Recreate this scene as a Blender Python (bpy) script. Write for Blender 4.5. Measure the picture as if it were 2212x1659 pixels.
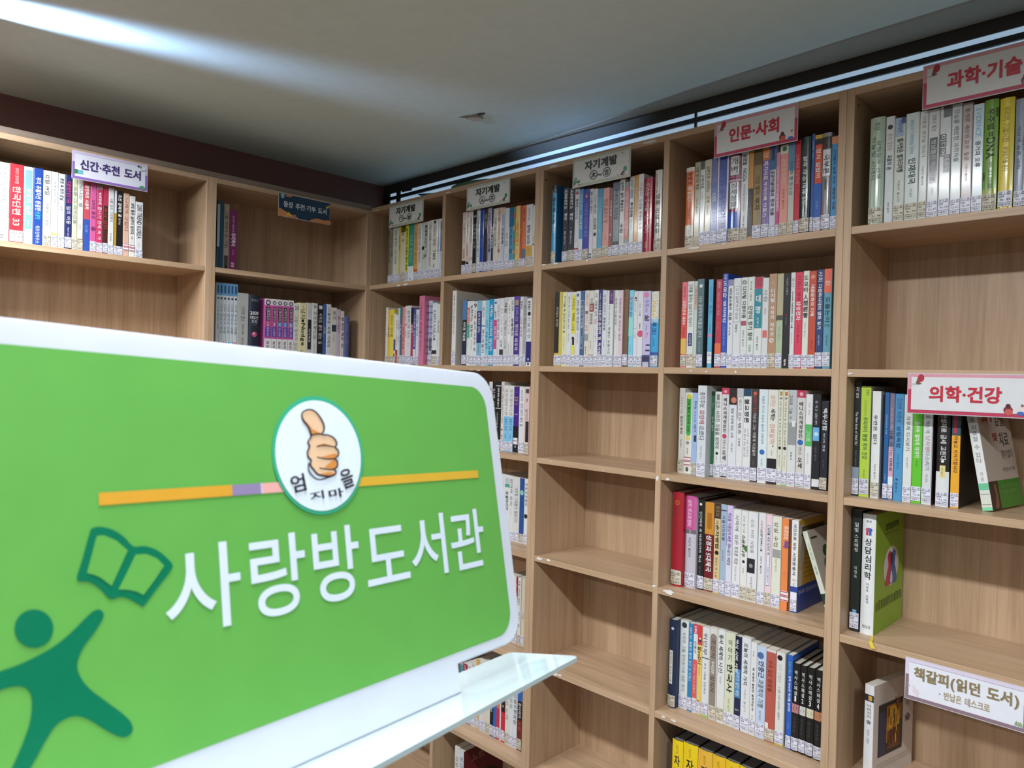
import bpy, bmesh, math, random
from mathutils import Vector, Matrix
random.seed(7)
for o in list(bpy.data.objects): bpy.data.objects.remove(o, do_unlink=True)
scene = bpy.context.scene
COL = scene.collection

# ------------------------------------------------------------------ camera
W, H, F = 2212.0, 1659.0, 1585.03          # photograph size and focal length in pixels
Z0 = 0.065                                  # plinth height below the lowest shelf board
CAM = Vector((2.4001, -1.626, 1.5 + Z0))
YAW, PIT, ROL = -0.78079593, -0.0095218, 0.0248257
fwd = Vector((math.sin(YAW)*math.cos(PIT), math.cos(YAW)*math.cos(PIT), math.sin(PIT)))
rgt = Vector((math.cos(YAW), -math.sin(YAW), 0)); upv = rgt.cross(fwd)
c_, s_ = math.cos(ROL), math.sin(ROL)
RGT, UPV = c_*rgt + s_*upv, -s_*rgt + c_*upv
cam_d = bpy.data.cameras.new('camera'); cam = bpy.data.objects.new('camera', cam_d); COL.objects.link(cam)
cam.matrix_world = Matrix.Translation(CAM) @ Matrix((RGT, UPV, -fwd)).transposed().to_4x4()
cam_d.sensor_width = 36.0; cam_d.lens = F/W*36.0; cam_d.clip_start = 0.02
cam_d.dof.use_dof = True; cam_d.dof.focus_distance = 2.0; cam_d.dof.aperture_fstop = 13.0
scene.camera = cam

# ------------------------------------------------------------------ world, exposure
wd = bpy.data.worlds.new('world'); scene.world = wd; wd.use_nodes = True
wd.node_tree.nodes['Background'].inputs[0].default_value = (0.80, 0.88, 1.0, 1)
wd.node_tree.nodes['Background'].inputs[1].default_value = 0.30
scene.view_settings.view_transform = 'Standard'; scene.view_settings.look = 'None'
scene.view_settings.gamma = 1.0; scene.view_settings.use_curve_mapping = False
scene.view_settings.exposure = 0.0
LAMP_W = (30.0, 34.0, 26.0, 22.0, 22.0, 22.0)     # watts of the ceiling lamps
LAMPS = [(0.45, -1.46), (1.81, -1.46), (3.17, -1.46), (0.45, -3.38), (1.81, -3.38), (3.17, -3.38)]

# ------------------------------------------------------------------ helpers
def ray(px, py):
    return ((px - W/2)/F)*RGT + (-(py - H/2)/F)*UPV + fwd
def at(px, py, ax, val):                    # the point of the plane axis = val seen at a pixel
    d = ray(px, py); return CAM + d*((val - CAM[ax])/d[ax])
def lin(h):
    h = h.lstrip('#'); r = [int(h[i:i+2], 16)/255 for i in (0, 2, 4)]
    return tuple(c/12.92 if c <= .04045 else ((c+.055)/1.055)**2.4 for c in r) + (1,)
MATS = {}
def mat(hexc, rough=.5, key='', emit=0, coat=0, bump=0, trans=0):
    k = (hexc, rough, key, emit, coat, bump, trans)
    if k in MATS: return MATS[k]
    m = bpy.data.materials.new('paint_' + hexc.strip('#') + key); m.use_nodes = True
    nt = m.node_tree; b = nt.nodes['Principled BSDF']
    col = lin(hexc)
    b.inputs['Roughness'].default_value = rough
    # faint mottling so that no surface is perfectly even
    tc = nt.nodes.new('ShaderNodeTexCoord'); nz = nt.nodes.new('ShaderNodeTexNoise')
    nz.inputs['Scale'].default_value = 35; nt.links.new(tc.outputs['Object'], nz.inputs['Vector'])
    mx = nt.nodes.new('ShaderNodeMix'); mx.data_type = 'RGBA'
    mx.inputs['A'].default_value = tuple(c*.94 for c in col[:3]) + (1,)
    mx.inputs['B'].default_value = tuple(min(1, c*1.05) for c in col[:3]) + (1,)
    nt.links.new(nz.outputs['Fac'], mx.inputs['Factor']); nt.links.new(mx.outputs['Result'], b.inputs['Base Color'])
    if bump:
        n2 = nt.nodes.new('ShaderNodeTexNoise'); n2.inputs['Scale'].default_value = 60
        nt.links.new(tc.outputs['Object'], n2.inputs['Vector'])
        bp = nt.nodes.new('ShaderNodeBump'); bp.inputs['Strength'].default_value = bump; bp.inputs['Distance'].default_value = .002
        nt.links.new(n2.outputs['Fac'], bp.inputs['Height']); nt.links.new(bp.outputs['Normal'], b.inputs['Normal'])
    if coat: b.inputs['Coat Weight'].default_value = coat; b.inputs['Coat Roughness'].default_value = .12
    if emit:
        b.inputs['Emission Color'].default_value = col; b.inputs['Emission Strength'].default_value = emit
    if trans:
        ts = nt.nodes.new('ShaderNodeBsdfTranslucent'); ts.inputs[0].default_value = col
        ms = nt.nodes.new('ShaderNodeMixShader'); ms.inputs[0].default_value = trans
        nt.links.new(b.outputs[0], ms.inputs[1]); nt.links.new(ts.outputs[0], ms.inputs[2])
        nt.links.new(ms.outputs[0], nt.nodes['Material Output'].inputs['Surface'])
    MATS[k] = m; return m
def wood(name, axis, dark, light, rough=.42, scale=1.0):
    m = bpy.data.materials.new(name); m.use_nodes = True; nt = m.node_tree; b = nt.nodes['Principled BSDF']
    tc = nt.nodes.new('ShaderNodeTexCoord'); mp = nt.nodes.new('ShaderNodeMapping')
    sc = [38*scale]*3; sc[axis] = 1.6*scale; mp.inputs['Scale'].default_value = sc
    nt.links.new(tc.outputs['Object'], mp.inputs['Vector'])
    n1 = nt.nodes.new('ShaderNodeTexNoise'); n1.inputs['Scale'].default_value = 1.0; n1.inputs['Detail'].default_value = 5
    n1.inputs['Roughness'].default_value = .62; nt.links.new(mp.outputs['Vector'], n1.inputs['Vector'])
    mp2 = nt.nodes.new('ShaderNodeMapping'); sc2 = [260]*3; sc2[axis] = 9; mp2.inputs['Scale'].default_value = sc2
    nt.links.new(tc.outputs['Object'], mp2.inputs['Vector'])
    n2 = nt.nodes.new('ShaderNodeTexNoise'); n2.inputs['Scale'].default_value = 1.0; nt.links.new(mp2.outputs['Vector'], n2.inputs['Vector'])
    ad = nt.nodes.new('ShaderNodeMath'); ad.operation = 'MULTIPLY_ADD'; ad.inputs[1].default_value = .42
    nt.links.new(n2.outputs['Fac'], ad.inputs[0]); nt.links.new(n1.outputs['Fac'], ad.inputs[2])
    cr = nt.nodes.new('ShaderNodeValToRGB'); cr.color_ramp.elements[0].position = .46; cr.color_ramp.elements[1].position = .86
    cr.color_ramp.elements[0].color = lin(dark); cr.color_ramp.elements[1].color = lin(light)
    nt.links.new(ad.outputs[0], cr.inputs[0]); nt.links.new(cr.outputs[0], b.inputs['Base Color'])
    b.inputs['Roughness'].default_value = rough
    bp = nt.nodes.new('ShaderNodeBump'); bp.inputs['Strength'].default_value = .12; bp.inputs['Distance'].default_value = .001
    nt.links.new(n2.outputs['Fac'], bp.inputs['Height']); nt.links.new(bp.outputs['Normal'], b.inputs['Normal'])
    return m
WD, WL = '#a5886a', '#c2a486'
WOOD_V = wood('oak_laminate_vertical', 2, WD, WL)
WOOD_X = wood('oak_laminate_along_x', 0, WD, WL)
WOOD_Y = wood('oak_laminate_along_y', 1, WD, WL)

def tag(o, label=None, cat=None, group=None, kind=None):
    if label: o['label'] = label
    if cat: o['category'] = cat
    if group: o['group'] = group
    if kind: o['kind'] = kind
    return o
def empty(name, loc=(0, 0, 0), rot=None):
    o = bpy.data.objects.new(name, None); o.empty_display_size = .02; COL.objects.link(o)
    o.location = loc
    if rot: o.rotation_euler = rot
    return o
def mesh_obj(name, verts, faces, mats, parent=None, midx=None, smooth=False):
    me = bpy.data.meshes.new(name); me.from_pydata([tuple(v) for v in verts], [], faces)
    for m in (mats if isinstance(mats, (list, tuple)) else [mats]): me.materials.append(m)
    if midx:
        for p, i in zip(me.polygons, midx): p.material_index = i
    if smooth:
        for p in me.polygons: p.use_smooth = True
    me.update()
    o = bpy.data.objects.new(name, me); COL.objects.link(o)
    if parent: o.parent = parent
    return o
BOXF = [(0, 3, 2, 1), (4, 5, 6, 7), (0, 1, 5, 4), (1, 2, 6, 5), (2, 3, 7, 6), (3, 0, 4, 7)]
def box(name, lo, hi, m, parent=None, bevel=0):
    (x0, y0, z0), (x1, y1, z1) = lo, hi
    v = [(x0, y0, z0), (x1, y0, z0), (x1, y1, z0), (x0, y1, z0), (x0, y0, z1), (x1, y0, z1), (x1, y1, z1), (x0, y1, z1)]
    o = mesh_obj(name, v, BOXF, m, parent)
    if bevel:
        bm = bmesh.new(); bm.from_mesh(o.data)
        bmesh.ops.bevel(bm, geom=bm.edges[:], offset=bevel, segments=1, affect='EDGES'); bm.to_mesh(o.data); bm.free()
    return o
class Flat:
    """collects flat coloured shapes (verts in 3-D) into one mesh with material slots"""
    def __init__(s): s.v, s.f, s.mi, s.ms = [], [], [], []
    def slot(s, m):
        if m not in s.ms: s.ms.append(m)
        return s.ms.index(m)
    def poly(s, pts, m):
        b = len(s.v); s.v += pts; s.f.append(tuple(range(b, b+len(pts)))); s.mi.append(s.slot(m))
    def mesh(s, pts, faces, m):
        b = len(s.v); s.v += pts; i = s.slot(m)
        for f in faces: s.f.append(tuple(b+k for k in f)); s.mi.append(i)
    def build(s, name, parent):
        return mesh_obj(name, s.v, s.f, s.ms, parent, s.mi) if s.f else None
def ell(cx, cy, rx, ry, n=20, rot=0):
    c, q = math.cos(rot), math.sin(rot)
    return [(cx + rx*math.cos(a)*c - ry*math.sin(a)*q, cy + rx*math.cos(a)*q + ry*math.sin(a)*c) for a in [2*math.pi*i/n for i in range(n)]]
def smooth_poly(pts, n=6, closed=True):      # Catmull-Rom through the points
    out = []; k = len(pts); rng = range(k if closed else k-1)
    g = lambda i: pts[i % k] if closed else pts[max(0, min(k-1, i))]
    for i in rng:
        p0, p1, p2, p3 = g(i-1), g(i), g(i+1), g(i+2)
        for j in range(n):
            t = j/n
            out.append(tuple(.5*((2*b) + (c-a)*t + (2*a-5*b+4*c-d)*t*t + (3*b-a-3*c+d)*t**3) for a, b, c, d in zip(p0, p1, p2, p3)))
    if not closed: out.append(tuple(pts[-1]))
    return out
def stroke(path, w):                         # a band of width w along a path, as one polygon
    L, R = [], []
    for i, p in enumerate(path):
        a, b = path[max(0, i-1)], path[min(len(path)-1, i+1)]
        dx, dy = b[0]-a[0], b[1]-a[1]; l = math.hypot(dx, dy) or 1
        nx, ny = -dy/l*w/2, dx/l*w/2
        L.append((p[0]+nx, p[1]+ny)); R.append((p[0]-nx, p[1]-ny))
    return L + R[::-1]

# ------------------------------------------------------------------ glyphs (built-in font, its fallback carries Hangul)
GLYPH = {}
ALLCH = {}                                   # weight class -> characters asked for
def heavier(vs, fs, r):
    """grow a flat glyph outwards by r: a mitred rim around every outline"""
    cnt = {}
    for f in fs:
        for i in range(len(f)):
            e = (f[i], f[(i+1) % len(f)]); cnt[e] = cnt.get(e, 0) + 1
    edges = [e for e in cnt if (e[1], e[0]) not in cnt]
    nrm = {}
    area = sum(vs[f[i]][0]*vs[f[(i+1) % len(f)]][1] - vs[f[(i+1) % len(f)]][0]*vs[f[i]][1] for f in fs for i in range(len(f)))
    sg_ = 1 if area > 0 else -1
    for a, b in edges:
        dx, dy = vs[b][0]-vs[a][0], vs[b][1]-vs[a][1]; l = math.hypot(dx, dy) or 1
        n = (sg_*dy/l, -sg_*dx/l)
        nrm.setdefault(a, []).append(n); nrm.setdefault(b, []).append(n)
    V, Fc, new = list(vs), list(fs), {}
    for k, ns in nrm.items():
        nx, ny = sum(n[0] for n in ns), sum(n[1] for n in ns); l = math.hypot(nx, ny) or 1
        nx, ny = nx/l, ny/l; c = max(.5, nx*ns[0][0]+ny*ns[0][1])
        new[k] = len(V); V.append((vs[k][0]+nx*r/c, vs[k][1]+ny*r/c))
    for a, b in edges: Fc.append((b, a, new[a], new[b]))
    return V, Fc
def load_glyphs(chars, bold):
    src = 3 if bold == 3 else 0
    todo = [c for c in sorted(set(chars)) if c.strip() and (c, src) not in GLYPH]
    if todo:                                 # one text object, a character to a line, evaluated once
        cu = bpy.data.curves.new('glyphs', 'FONT'); cu.body = '\n'.join(todo); cu.resolution_u = 8 if src else 2; cu.fill_mode = 'FRONT'; cu.space_line = 3.0
        o = bpy.data.objects.new('glyphs', cu); COL.objects.link(o)
        bpy.context.view_layer.update(); m = o.evaluated_get(bpy.context.evaluated_depsgraph_get()).to_mesh()
        co = [(v.co.x, v.co.y) for v in m.vertices]; acc = {}
        for p in m.polygons:
            f = tuple(p.vertices); acc.setdefault(int(round((.35-sum(co[i][1] for i in f)/len(f))/3.0)), []).append(f)
        for i, c in enumerate(todo):
            idx, vs, fs = {}, [], []
            for f in acc.get(i, []):
                for k in f:
                    if k not in idx: idx[k] = len(vs); vs.append((co[k][0], co[k][1]+3.0*i))
                fs.append(tuple(idx[k] for k in f))
            GLYPH[(c, src)] = (vs, fs)
        bpy.data.objects.remove(o, do_unlink=True); bpy.data.curves.remove(cu)
    if bold in (1, 2):
        for c in set(chars):
            if c.strip() and (c, bold) not in GLYPH: GLYPH[(c, bold)] = heavier(*GLYPH[(c, 0)], (0, .017, .034)[bold])
def layout(text, bold, mode):
    """flat glyph run normalised to the unit square: x 0..1 along the text's reading width, y 0..1 up"""
    V, Fc = [], []
    x = y = 0.0
    for ch in text:
        if ch == ' ':
            if mode == 's': y -= .45
            else: x += .38
            continue
        vs, fs = GLYPH[(ch, bold)]
        if not vs: continue
        a, b2 = min(v[0] for v in vs), max(v[0] for v in vs)
        cjk = ord(ch) > 0x2e00
        b = len(V)
        if mode == 's':
            off = .46 - (a+b2)/2
            V += [(v[0]+off, v[1]+y) for v in vs]; y -= 1.08 if cjk else .9
        else:
            off = x if cjk else x - a + .04
            V += [(v[0]+off, v[1]) for v in vs]; x += .93 if cjk else (b2-a) + .09
        Fc += [tuple(b+k for k in f) for f in fs]
    if not V: return None
    x0, x1 = min(v[0] for v in V), max(v[0] for v in V); y0, y1 = min(v[1] for v in V), max(v[1] for v in V)
    w, h = max(1e-6, x1-x0), max(1e-6, y1-y0)
    return [((v[0]-x0)/w, (v[1]-y0)/h) for v in V], Fc, w/h

# ------------------------------------------------------------------ books: one line each
# left x (and right x) at the foot, y of the head, colour word#hex, sticker, options | print on the spine
# print: b t0 t1 colour = band; r t0 t1 s0 s1 colour = patch; o t s r colour = dot;
#        t/T sideways title, s/S stacked title, h/H level line (capital = bold); t runs head to foot, s across
G = {}
def grp(key, **k): G[key] = k
grp('L1r1', wall='L', zoom=(0, 300, 4.148), z=1.8372, ys=.02, n0='R', where='top shelf behind purple-edged sign', gloss=1, books='''
-70 205 white#e6e5e0 - | t g 한소리 대신 편지 @.05,.5,.35,.8; b .7 .85 #d9d6b4; t k 편지 @.9,.97
78 225 red#b5303c L | t #e6b3b0 우리가 읽어야할 @.05,.25,.3,.7; T #ecc4bd 한국단편 33 @.28,.78,.2,.8
205 250 white#e4e6ea - | r .04 .8 .12 .88 #7ea6cc; t w 부자의 습관 @.28,.62; t w 지은이 옮긴이 @.68,.76,.38,.6
292 262 blue#24479a - | T w 부의 추월차선 완결판 @.12,.55; T #3fb3c4 완결판 @.56,.66; t w 위즈던하우스 @.74,.97,.25,.7
378 283 cream#dedbd0 C | t k 12월 19일 @.06,.32; t g 정윤희 소설집 @.42,.72,.3,.7
452 295 white#dfe0e0 L | t g 기본에 충실한 나라 @.1,.4,.35,.6; b .8 .88 #d8c879
515 312 white#e0e2e6 L | T k 충경 속 돈의 진실 @.06,.35; t k 김진 @.4,.55,.35,.6
575 322 navy#2c2f66 L | T #c83b6c 대한민국 @.09,.38; t w 일의 이동 @.42,.66; t w 지은이 옮긴이 @.7,.85,.38,.6
640 352 pale_green#c8ccab C | t g 요즘 그 지식인들 @.08,.72
688 360 white#dad9d2 C | t g 빛나는 별 @.05,.45; t g 산문 @.6,.75,.3,.6; b .83 .89 #8a6a45
740 378 red#bd4a55 - cov=#3c4f9c | b .54 1 #33509f; T w 클린미트 사용학 @.06,.4; t #7fa0d8 김영 @.62,.72,.3,.7
800 390 pink#c75a92 L | t #6e2c57 129의 통장 @.25,.52; o .66 .5 .38 #7c3560
858 418 crimson#c03560 L | b 0 .06 #a5828a; t w 90대에 끝나기 전에 속 가 @.1,.8
915 428 dark_red#4a2620 L | b 0 .28 #b3304c; t #b84a3c 돈의 심리 @.32,.62
963 440 white#d6d7d6 L | t g 시를 읽은 그대에게 @.15,.5; t g 정재찬 @.65,.85,.3,.6
1016 465 black#1e1b1e L | r 0 .35 0 .25 #d8dadf; r .35 1 0 .25 #b8922e; T w 조선 경제의 꽃 @.06,.4,.4,.8; t w 정구선 @.42,.52,.45,.7
1098 488 peach#d8b09c Z | t #8a5a4a 나에게 고답다 @.08,.6
1152 512 white#d9dad6 Z | T k 10대 좋은 습관이 답이다 @.12,.62; t k 이법 @.66,.7,.35,.6
1206-1275 565 white#dcdedf L | t k 2010 TREND KOREA @.05,.65; t g 지은이 옮긴이 @.72,.8,.38,.6
''')
grp('L2r1', wall='L', zoom=(440, 380, 4.1475), z=1.8372, ys=.04, n0='R', where='top shelf beside navy sign', books='''
112 222 teal#173f56 - dy=-.02 | r .05 .68 0 .4 #a9b2ba
172 252 greige#b3a596 - | t k 그림 에세이 @.12,.42; t k 손그림 @.45,.66; r .78 .97 .15 .85 #4a4440; r .94 .99 .3 .8 #1c1a1c
222-295 302 purple#6d1d52 - | t #d9b6c8 우리가 옮랑던 @.1,.36,.35,.6; T w 우리역사 @.38,.6; t #d9b6c8 지은이 옮긴이 @.66,.74,.38,.6; t w 살림 @.86,.94,.3,.65
''')

grp('L2r2', wall='L', zoom=(440, 380, 4.1475), z=1.535, ys=.03, n0='R', where='shelf below navy sign', books='\n'.join(
 '%d %d pale_blue#c3ccd2 - d=.16 | b .0 .16 #5a93bd; r .03 .13 .25 .75 #24476e; o .2 .5 .3 #2a2c33; t #5a6470 나의 한국사 여행 @.26,.7; o .785 .5 .44 %s; h #ffffff %d @.762,.808,.25,.75; s #474c52 %s @.84,.97,.2,.8' % (x, 955+i*3, c, i+2, a)
 for i, (x, c, a) in enumerate([(103, '#4a86b0', '전라도'), (130, '#b3475f', '경상도'), (163, '#b3475f', '강원'), (196, '#3f8fb5', '전라도'), (228, '#3f8fb5', '전라도'), (260, '#b8405f', '충청도')]))
 + '''
293 1050 silver#a8a9a6 - | t #4a4a4c 스티브 잡스 @.2,.42; t #6a6a6c Steve Jobs @.46,.62; t #5a5a5a 지은이 옮긴이 @.66,.8,.38,.6
393-492 1068 dark_navy#1c2334 - H | h #9aa0a8 한국의 @.06,.1; H w 2030 @.25,.3,.12,.88; h w 대담한 @.32,.37,.14,.86; h w 도전 @.38,.43,.25,.75; h g 최윤식 @.45,.465,.3,.7; o .6 .5 .24 #b8456f; o .59 .45 .1 #e0a0b4
''' + '\n'.join(
 '%s %d pink#b9569a - d=.15 | b 0 .1 #ded9da; o .06 .5 .36 #3a3444; o .06 .5 .2 #cfc9cf; r .12 .62 .05 .95 #c0589c; r .13 .36 .2 .8 #1d1a20; s w 소설김삿갓 @.14,.35,.26,.74; r .37 .44 .15 .85 %s; h w %d @.38,.43,.35,.65; r .45 .61 .12 .88 #55409a; s #d5cbe6 %s @.46,.6,.3,.7; b .64 1 #d8d4d6; s #3a3a40 鄭飛石 @.68,.86,.28,.72' % (x, 1100+i*4, c, i+2, a)
 for i, (x, c, a) in enumerate([('535', '#b04a78', '風流人生'), ('600', '#a84a84', '江山風月'), ('648', '#3f86b8', '詩人放浪'), ('697', '#3f7fc0', '山水樂園'), ('747', '#5f8fb8', '漂泊')]))
 + '''
797 1142 white#d3d2cd - | h k 23 @.05,.11,.2,.85; t g 그들이 말하지 않는 @.2,.8
843 1138 pale_yellow#dcd6a6 - | t g 부제 @.04,.08; t k 넛지 @.1,.26; o .3 .5 .18 #1c1a1c; T k Nudge @.34,.72; t g 옮김 @.78,.95,.3,.6
915 1138 grey#c4c5c4 - | t #7f98b0 박경철의 @.1,.22,.35,.65; r .28 .78 .2 .85 #1b1a1c; t w 자기혁명 @.42,.68,.35,.7
963 1140 white#d2d3d2 - | o .06 .5 .28 #8f9aa0; s #3a3c40 이야기채근담 @.14,.6,.2,.8; t g 지은이 옮긴이 @.66,.95,.38,.6
1012 1145 black#18181b - | r .03 .09 .2 .8 #d5d5d5; t w 시작도 끝도 없는 길 @.16,.68; t w 김영 @.84,.95,.35,.65
1063 1150 blue#345f9f - | t w 시간 @.38,.52
1092 1150 white#d2d5dc - | t #b04a5a 은퇴 @.06,.12; t k 옮라운 속에 가치의 @.14,.72
1135 1180 cream#cfcdc4 - | s #5a5c58 용서 @.06,.22; r .31 .43 .1 .9 #28384a; t g 시집 @.48,.6,.3,.6
1185 1195 lilac#bfb2c6 - | t #c33f7a 옮니버스 @.1,.5; t k 사랑 @.2,.6,.1,.4
1220 1210 white#d4cdca - | T k 길 위의 학교 @.1,.6; t k 한 @.62,.7
1252-1300 1258 violet#565c92 - H | t #8a90b8 작은 기도 @.15,.6
''')
grp('c1r1', wall='R', zoom=(800, 380, 5.821), z=1.8405, ys=.012, n0='L', where='shelf behind first green ㉠~㉥ sign', gloss=1, books='''
218 665 olive_grey#8b8677 L | t #4a463c 성공하는 사람들의 일공 습관 @.05,.62
248 668 taupe#958d7c L | t #4a463c 성공하는 가족 @.05,.6
275 650 white#cfd3c4 L | t #4c5a4c 게으른 뇌를 깨우라 @.05,.35; t #4f7f8a 지금 시작하라 @.4,.66
345 640 mustard#cabb45 L | t #6a6420 강정 혁명 @.1,.6
370 685 cream#d6cdbb C | b 0 .04 #6d4e32; H k D @.05,.1,.2,.8; o .2 .5 .2 #a49a86; t g 하루 @.8,.9
430 622 yellow#d3d32a L | r .84 1 0 1 #dfe2e6; T #3f6a2a 끝까지 가라 @.06,.35; T k 지금의 힘이 되라 @.38,.8
468 605 teal#3d9784 - | b .74 1 #dde2e8; t #9fd0c0 마음을 움직이는 @.2,.68; r .94 .98 .4 .5 #3a4a90
540 600 orange#dda05a L | t #b06a2a 은기 있게 살아라 @.15,.72; b .8 .88 #c46a25
585 595 white#d3d5d3 L | t g 긍정의 뇌 시작하라 @.08,.7
632 585 pale_grey#c6ccc6 L | r .06 .24 .5 .8 #29323c; t w 행심 @.09,.22,.52,.78; t k 대화의 기술 @.26,.62,.45,.8; r .42 .48 .1 .4 #1c1c1e; t g 사람 @.55,.65,.2,.5
720 565 white#d2d0cc L | t #7a6a62 나는 내일을 기다리지 않는다 @.06,.78
765 555 white#d9d9d3 L | o .04 .5 .2 #1c1a1c; t #3a3a3c 기브행테이크 @.08,.28,.35,.6; t #8a2f3c GIVE @.32,.44,.25,.75; T k TAKE @.52,.68,.25,.75; t k 그행트 @.74,.82,.3,.6
830 545 white#ced6d8 L | t #5a6a72 고민하는 힘 @.3,.55
862-895 540 pale_blue#b9cbdc L | r .05 .55 .3 1 #4a7db5; t w 공부 @.15,.4,.4,.9
''')
grp('c1r2', wall='R', zoom=(800, 600, 5.821), z=1.535, ys=.02, n0='L', where='shelf below first green ㉠~㉥ sign', books='''
180 375 white#d3d0c8 C | t k 사람 @.4,.6,.5,.8
208 405 ochre#d5b04f C | T k 가장 노력한 @.3,.5; t #a04030 지은이 옮긴이 @.56,.62,.38,.6
232 400 yellow#dcc952 C | t #7a6a20 국바이 게으름 @.1,.5
285 455 white#d8d8d8 L | r .5 .72 0 1 #43458c; r .78 1 0 .7 #b03a44
308 470 white#dcd9d2 - | t #c27a3a 심리학이 서른에게 @.1,.6; b .7 1 #b0343a; t w 행리온 @.78,.95,.3,.7
335 385 pale_blue#bcd0dc C | t #5a7f94 아침형 @.2,.4; t #5a7f94 인간 @.5,.6
360 372 slate#565f66 L | b 0 .18 #2d8076; t w 거북이 @.28,.5
388 370 pink#d38893 L | t #6e3a42 여자의 모든 인생 @.35,.72
425 355 white#d9d5d2 L | r .03 .3 .1 .9 #e6e2e0; t k 자기 사랑 @.05,.28; r .3 .34 0 1 #c98f96; t #7a3a40 노트 @.4,.6
445 352 white#d2d3d2 L | t #5a5a5c 엄추지 마 다시 @.08,.55; t g 지은이 옮긴이 @.62,.7,.38,.6
498 380 dark_red#a2325c L | b 0 .28 #20202a; t w 성공학 @.3,.44
530 390 blue#3b509c L | b .72 .88 #dfe3ea; t w 스무살에 알않더라면 @.1,.68; t k 지은이 옮긴이 @.75,.84,.38,.6
560 400 white#cdd3e0 L | t #5a6480 여던 단어 @.08,.5
598-690 228 pink#c87290 - d=.21 dy=-.02 | t #8a3550 나의 꿈을 적는 비전노트 @.1,.35,.25,.6; t #8a3550 우리들의 이야기 @.38,.8,.25,.6
690 293 pale_blue#b4bccd L ring | r .03 .56 .3 .95 #a6b6dc; t #4a68ab 아이의 자본강을 위한 공부 @.08,.56,.45,.85; r .57 .78 .3 .95 #5b6a84
765 320 white#d5d7d8 C | t #6a6c70 KAPPA NABLA @.12,.55; o .58 .5 .22 #6a6c70; b .76 .82 #2b2524
825-862 330 white#cfd5d8 L | t #6a767e 프레읽 @.25,.5; t g 지은이 옮긴이 @.55,.7,.38,.6
''')
grp('c2r1', wall='R', zoom=(800, 380, 5.821), z=1.8405, ys=.012, n0='L', where='shelf behind second green ㉦~㉨ sign', gloss=1, books='''
1143 465 beige#d0bab0 L | r .12 .58 .2 .8 #ddd3cc; t #5a4038 시골의사의 @.14,.55,.3,.7; t #7a6058 부자경제학 @.6,.74,.3,.7; r .78 .92 .05 .95 #2a2024
1195 460 beige#cdb6ab L | r .08 .5 .15 .85 #e0d9d2; t k 시골의사의 @.1,.48,.3,.7; t #7a6058 투자전행 @.55,.7,.3,.7; r .8 .93 .05 .95 #33282a
1230 440 white#d3d4cb L | t g 선배수업 마은의 심리 @.1,.5; o .76 .6 .4 #b5b2a6
1275 450 black#1e1b1b C | H w 스티 @.06,.1; t #b9b5b0 스무살의 노트 @.2,.6
1325 425 white#cfd6d6 L | t #5a7f94 새로운 미래가 온다 @.1,.75
1365 420 blue#2145a5 L | t #6a8ad0 에어지 버스 @.2,.6
1412 415 charcoal#2c2c3a L | t #d0c49a 이제는 실행이다 @.08,.32
1465 405 lavender#a6a4ba L | T #34343e LG가 @.08,.2; t #c63a7c 말하는 @.28,.4; T #34343e 인재론 @.48,.7
1508 400 navy#23263e L | T w 열정을 경영하라 @.3,.64
1535 415 cream#cfccc1 L | t #6a6a66 5년 후 나에게 @.15,.6
1585 405 cream#d3c9bd L | t #b8503c 오늘 그대가 나를 @.06,.72; r .02 .1 .2 .8 #c9a48c
1632 400 beige#c5bcb0 L | b .1 1 #b9c3dc; t #33508a 삼성인의 @.12,.28; T k 미공유법 @.33,.58
1675 410 white#ced3d8 L | t g 성과 코칭 @.4,.62; t g 지은이 옮긴이 @.74,.82,.38,.6
1733 400 teal_blue#4f8fae L | b 0 .32 #2a648c; t #2a5a78 바람의 할 @.35,.75
1785 395 green_patterned#5a8a64 L | b .1 .18 #c05a44; b .3 .38 #c98a50; b .52 .58 #c05a44; b .7 .76 #c98a50
1812 380 straw#dcb970 C | t #a8702a 스무살에 알아야할 것 @.25,.64; t #a8702a 지은이 옮긴이 @.7,.78,.38,.6
1868 380 rust#b04e20 L | t #e0a070 행동 @.3,.6
1893 375 orange#d3724c L | o .75 .5 .6 #56667a; b .72 .88 #56667a; t #6e3020 그래도 계속 @.04,.26
1945-2025 362 white#d2d4d6 C | b .66 .95 #c49c38; t g 하버드 @.04,.3,.3,.6; T k 원하는 GOOD @.33,.64,.2,.7; t #5a4a20 지은이 옮긴이 @.7,.78,.38,.6
2025-2060 375 cream#d5d5ca L | t g 리더 @.5,.6; o .64 .5 .3 #6a6a64
''')
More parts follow.
